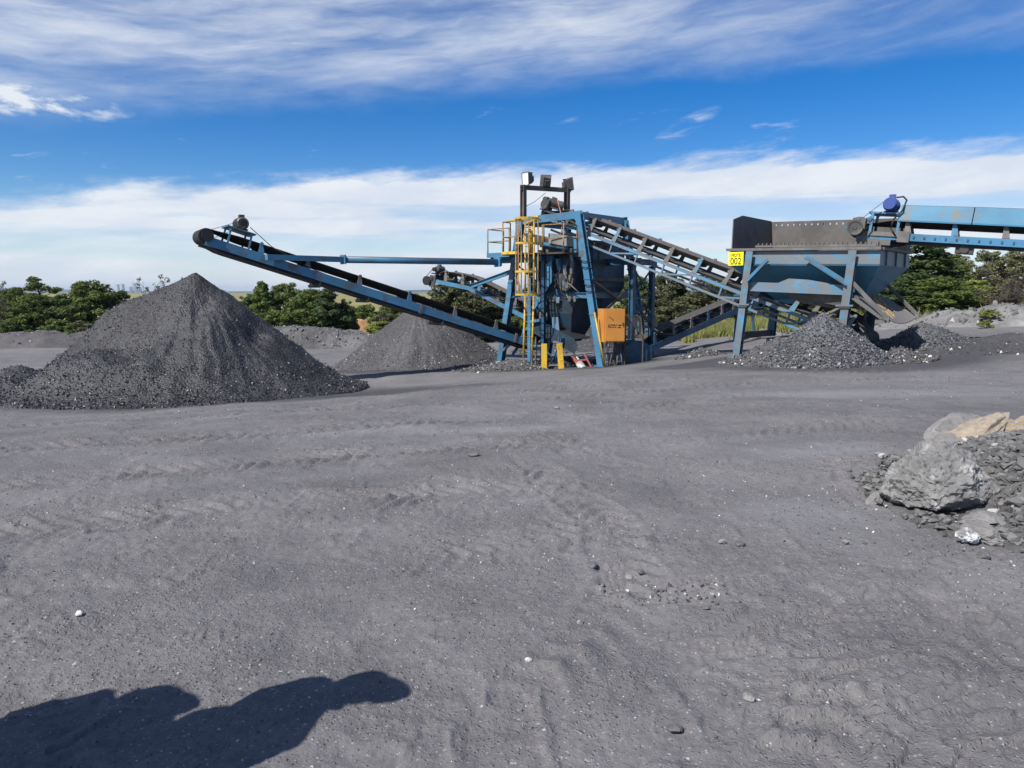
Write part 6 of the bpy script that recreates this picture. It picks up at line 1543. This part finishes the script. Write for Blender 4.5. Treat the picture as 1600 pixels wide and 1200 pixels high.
# single stones on the open ground
def stone(px, py, size, m, label, seed, dims=(1, .8, .6)):
    Y = 4.0
    for _ in range(30):
        q = at(px, py, Y); e = q.z - GD(q.x, Y); Y = Y - e * Y / (q.z - EYE) if abs(q.z - EYE) > 1e-3 else Y
    q = at(px, py, Y); return boulder('stone', label, (q.x, q.y, GD(q.x, q.y) + size * .2), tuple(size * k for k in dims), m, seed, cat='stone', planes=9, sub=3, rough=size * .06)
M['whitestone'] = rock_mat('white_stone', (.55, .53, .5), (.72, .7, .67), .2, 0, 8)
M['palestone'] = rock_mat('pale_stone', (.22, .215, .21), (.32, .315, .305), .2, 0, 8)
M['darkstone'] = rock_mat('dark_stone', (.1, .098, .1), (.19, .187, .19), .1, 0, 8)
for a in ((125, 961, .05, 'whitestone', 'white stone on the bare ground at lower left', 601), (984, 896, .055, 'palestone', 'pale angular stone casting a dark shadow right of the centre foreground', 602), (1001, 896, .05, 'darkstone', 'grey lump just right of the pale angular stone', 603),
          (1052, 1144, .075, 'darkstone', 'dark grey lump near the bottom edge right of centre', 604), (927, 886, .07, 'darkstone', 'flat grey stone half sunk in the dust above the centre foreground', 605), (1372, 711, .07, 'palestone', 'cream stone on the ground left of the sandstone slabs', 606),
          (1129, 849, .06, 'palestone', 'left of two pale flat stones on the ground right of centre', 607), (1157, 853, .07, 'darkstone', 'right of two flat stones on the ground right of centre', 608), (1170, 1094, .06, 'palestone', 'long flat pale stone at lower right', 609),
          (1320, 850, .06, 'palestone', 'flat pale stone on the ground left of the white crystalline stone', 610), (1351, 850, .04, 'darkstone', 'small dark stone left of the rubble heap foot', 611), (1416, 868, .05, 'darkstone', 'dark pointed stone below the front of the rubble heap', 612),
          (1538, 872, .09, 'darkstone', 'dark rock at the front foot of the rubble heap', 613), (826, 1033, .035, 'whitestone', 'small bright stone in the middle of the foreground', 614), (906, 974, .04, 'palestone', 'pale stone below the angular stone in the foreground', 615),
          (1103, 952, .05, 'darkstone', 'dark stone at the right end of the cluster of pale stones', 616), (1327, 737, .05, 'darkstone', 'dark clod on the ground left of the big boulder', 617), (870, 640, .09, 'palestone', 'light stone far out on the yard', 618), (740, 712, .12, 'darkstone', 'dark clod in the tracks at mid distance', 619)):
    stone(a[0], a[1], a[2], M[a[3]], a[4], a[5])
# grit strewn on the yard: far too many to count
rg = np.random.default_rng(77)
def yard_pts(n, y0, y1, pw=2.0):
    Y_ = y0 * (y1 / y0) ** (rg.uniform(0, 1, n) ** (1 / 1.25)); X_ = rg.uniform(-.86, .86, n) * Y_ + rg.normal(0, .05, n)
    den = fbm(np.stack([X_ * .7, Y_ * .7, 0 * X_], 1), 3, 88); k = den > rg.uniform(-.45, .25, n); return X_[k], Y_[k]
X_, Y_ = yard_pts(42000, 2.2, 18); s_ = (.0020 + .0075 * rg.uniform(0, 1, len(X_)) ** 4) * (.8 + .09 * Y_)
cl_ = [(.93, 3.95, .23, .09, 130, .019), (1.1, 5.0, .5, .25, 90, .012), (-.6, 3.3, .5, .2, 60, .008), (2.9, 5.4, .5, .6, 300, .014), (3.6, 4.4, .5, .35, 240, .013), (1.9, 6.4, .6, .3, 120, .014), (-2.6, 4.2, .5, .3, 90, .01), (1.3, 2.75, .2, .12, 60, .01), (.1, 2.75, .3, .1, 50, .008)]
for (cx, cy, sx, sy, nn, ss) in cl_:
    X_ = np.concatenate([X_, rg.normal(cx, sx, nn)]); Y_ = np.concatenate([Y_, rg.normal(cy, sy, nn)]); s_ = np.concatenate([s_, ss * rg.uniform(.35, 1.25, nn)])
Z_ = Garr(X_, Y_) + detail(X_, Y_); cv, cf = scatter(LUMP[:5] + CHIP[:4], np.stack([X_, Y_, Z_ + s_ * .1], 1), s_, rg)
o = fast_mesh('grit', cv, None, cf, M['grit']); tag(o, 'grey grit and pebbles strewn over the dust', kind='stuff')
X_, Y_ = yard_pts(4200, 2.2, 20); s_ = (.0016 + .0036 * rg.uniform(0, 1, len(X_)) ** 3) * (.8 + .09 * Y_); Z_ = Garr(X_, Y_) + detail(X_, Y_)
cv, cf = scatter(CHIP, np.stack([X_, Y_, Z_ + s_ * .25], 1), s_, rg); M['pale_grit'] = simple('pale_grit', (.5, .49, .48), .6)
o = fast_mesh('pale_grit', cv, None, cf, M['pale_grit']); tag(o, 'tiny pale chips of stone in the dust', kind='stuff')

# ------------------------------------------------------------------ the two people whose shadows fall into view, and an added third
def person(name, label, foot, yaw, Ht, arm_l, arm_r, shirt, trousers, head_yaw=0.):
    """one continuous skinned body; facing +y before yaw"""
    k = Ht / 1.75; V = []; E = []; Rr = []
    def v(p, r, par=None):
        V.append(Vector(p) * k); Rr.append((r * k, (r if not isinstance(r, tuple) else r) * k)); 
        if par is not None: E.append((par, len(V) - 1))
        return len(V) - 1
    pel = v((0, 0, .95), .135); wst = v((0, .01, 1.1), .165, pel); ch = v((0, .01, 1.3), .19, wst); sh = v((0, 0, 1.42), .14, ch); nk = v((0, .01, 1.5), .06, sh); hd0 = v((0, .02, 1.57), .075, nk); hd = v((0, .025, 1.66), .098, hd0); hd1 = v((0, .015, 1.73), .075, hd)
    for s, arm in ((-1, arm_l), (1, arm_r)):
        hip = v((s * .10, 0, .88), .095, pel); kn = v((s * .12, .02, .50), .06, hip); an = v((s * .13, -.02, .09), .045, kn); v((s * .14, .1, .045), .042, an); 
        sd_ = v((s * .21, 0, 1.40), .08, sh); el = v((s * arm[0][0], arm[0][1], arm[0][2]), .06, sd_); wr = v((s * arm[1][0], arm[1][1], arm[1][2]), .032, el)
        d = (Vector((s * arm[1][0], arm[1][1], arm[1][2])) - Vector((s * arm[0][0], arm[0][1], arm[0][2]))).normalized(); wp = Vector((s * arm[1][0], arm[1][1], arm[1][2])); l = d.cross(UP); l = l.normalized() if l.length > .1 else Vector((1, 0, 0)); c = l.cross(d)
        pm = v(wp + d * .06, .034, wr)
        for f, (o_, ln) in enumerate(((-.03, .07), (-.01, .08), (.01, .075), (.03, .06))):
            a = v(wp + d * .105 + l * o_, .011, pm); m_ = v(wp + d * (.105 + ln * .55) + l * o_ * 1.1 - c * .012, .0095, a); v(wp + d * (.105 + ln * .9) + l * o_ * 1.1 - c * .04, .008, m_)
        a = v(wp + d * .05 - l * .042, .012, pm); v(wp + d * .085 - l * .062 - c * .012, .009, a)
    me = bpy.data.meshes.new(name); me.from_pydata([tuple(p) for p in V], E, []); o = bpy.data.objects.new(name, me); COL.objects.link(o)
    md = o.modifiers.new('skin', 'SKIN'); 
    for i, sv in enumerate(me.skin_vertices[0].data): sv.radius = Rr[i]; sv.use_root = (i == 0)
    md.use_smooth_shade = True; sb = o.modifiers.new('sub', 'SUBSURF'); sb.levels = 1; sb.render_levels = 1
    bpy.context.view_layer.update(); nm = bpy.data.meshes.new_from_object(o.evaluated_get(bpy.context.evaluated_depsgraph_get())); bpy.data.objects.remove(o)
    nm.name = name; nm.materials.clear(); 
    for m_ in (shirt, trousers, M['skin'], M['boot']): nm.materials.append(m_)
    wz = {0: 0}
    for pl in nm.polygons:
        c = pl.center / k; hand = any((c - Vector((s * a[1][0], a[1][1], a[1][2]))).length < .19 for s, a in ((-1, arm_l), (1, arm_r)))
        pl.material_index = 3 if c.z < .13 else (1 if c.z < .98 and abs(c.x) < .24 and not hand else (2 if c.z > 1.48 and abs(c.x) < .12 or hand else 0)); pl.use_smooth = True
    root = bpy.data.objects.new(name, nm); COL.objects.link(root); root.location = foot; root.rotation_euler.z = yaw; tag(root, label, 'person')
    def part(nm_, b, m_):
        p_ = mesh_obj(nm_, [Vector(q) * k for q in b.v], b.f, m_, None, b.sm); p_.parent = root; return p_
    b = MB(); hc_ = Vector((0, .03, 1.675)); b.rings(hc_ + UP * .0, hc_ + UP * .115, [(0, .112), (.35, .114), (.7, .098), (.9, .06), (1, 0)], 20)
    pk = [Vector((math.sin(a) * .1, .115 + math.cos(a) * .15, 1.685 - .01 * math.cos(a))) for a in np.linspace(-1.5, 1.5, 12)]; b.plate(pk + [Vector((.07, .07, 1.69)), Vector((-.07, .07, 1.69))], .012); part('cap', b, M['cap'])
    b = MB()
    for s in (-1, 1): b.rings(Vector((s * .1, .015, 1.64)), Vector((s * .115, .01, 1.64)), [(0, .03), (.5, .033), (1, .02), (1, 0)], 12)
    b.rings(Vector((0, .115, 1.645)), Vector((0, .145, 1.625)), [(0, .02), (.7, .018), (1, 0)], 10); b.box((0, .112, 1.595), (.05, .02, .012)); part('face', b, M['skin'])
    b = MB(); 
    for s in (-1, 1): b.rings(Vector((s * .036, .108, 1.662)), Vector((s * .036, .122, 1.662)), [(0, .013), (1, .008), (1, 0)], 10)
    part('eyes', b, M['ink'])
    return root
M['skin'] = simple('skin', (.28, .15, .09), .6); M['boot'] = simple('boot', (.05, .035, .025), .7); M['cap'] = simple('cap_cloth', (.05, .06, .09), .9); M['navy'] = simple('navy_workwear', (.04, .055, .1), .9); M['khaki'] = simple('khaki_shirt', (.25, .2, .12), .9); M['denim'] = simple('denim', (.06, .08, .13), .9)
down = ((.27, -.02, 1.14), (.27, .06, .9))
SUNK = 1 / math.tan(SUN_EL); AXs, AYs = -sd.x / math.cos(SUN_EL), -sd.y / math.cos(SUN_EL)
def foot_for(px, py, h):
    q = at(px, py, 3); t_ = (0 - EYE) / (q.z - EYE); gx_, gy_ = q.x * t_, 3 * t_; return (gx_ - AXs * h * SUNK, gy_ - AYs * h * SUNK)
f2 = foot_for(535, 1086, 1.70); f1 = foot_for(196, 1112, 1.66); f3 = foot_for(288, 1144, 1.64)
person('person', 'person in a peaked cap standing left of view, whose shadow reaches farthest right', (f2[0], f2[1], GD(*f2)), R(-95), 1.80, down, down, M['khaki'], M['denim'])
person('person', 'person in a cap standing left of view, whose shadow fills the bottom left corner', (f1[0], f1[1], GD(*f1)), R(-90), 1.76, down, down, M['navy'], M['navy'])
person('person', 'person standing between the other two left of view, whose shadow merges with theirs', (f3[0], f3[1], GD(*f3)), R(-90), 1.72, down, down, M['khaki'], M['navy'])  # third figure added only to close the gap between the two shadows
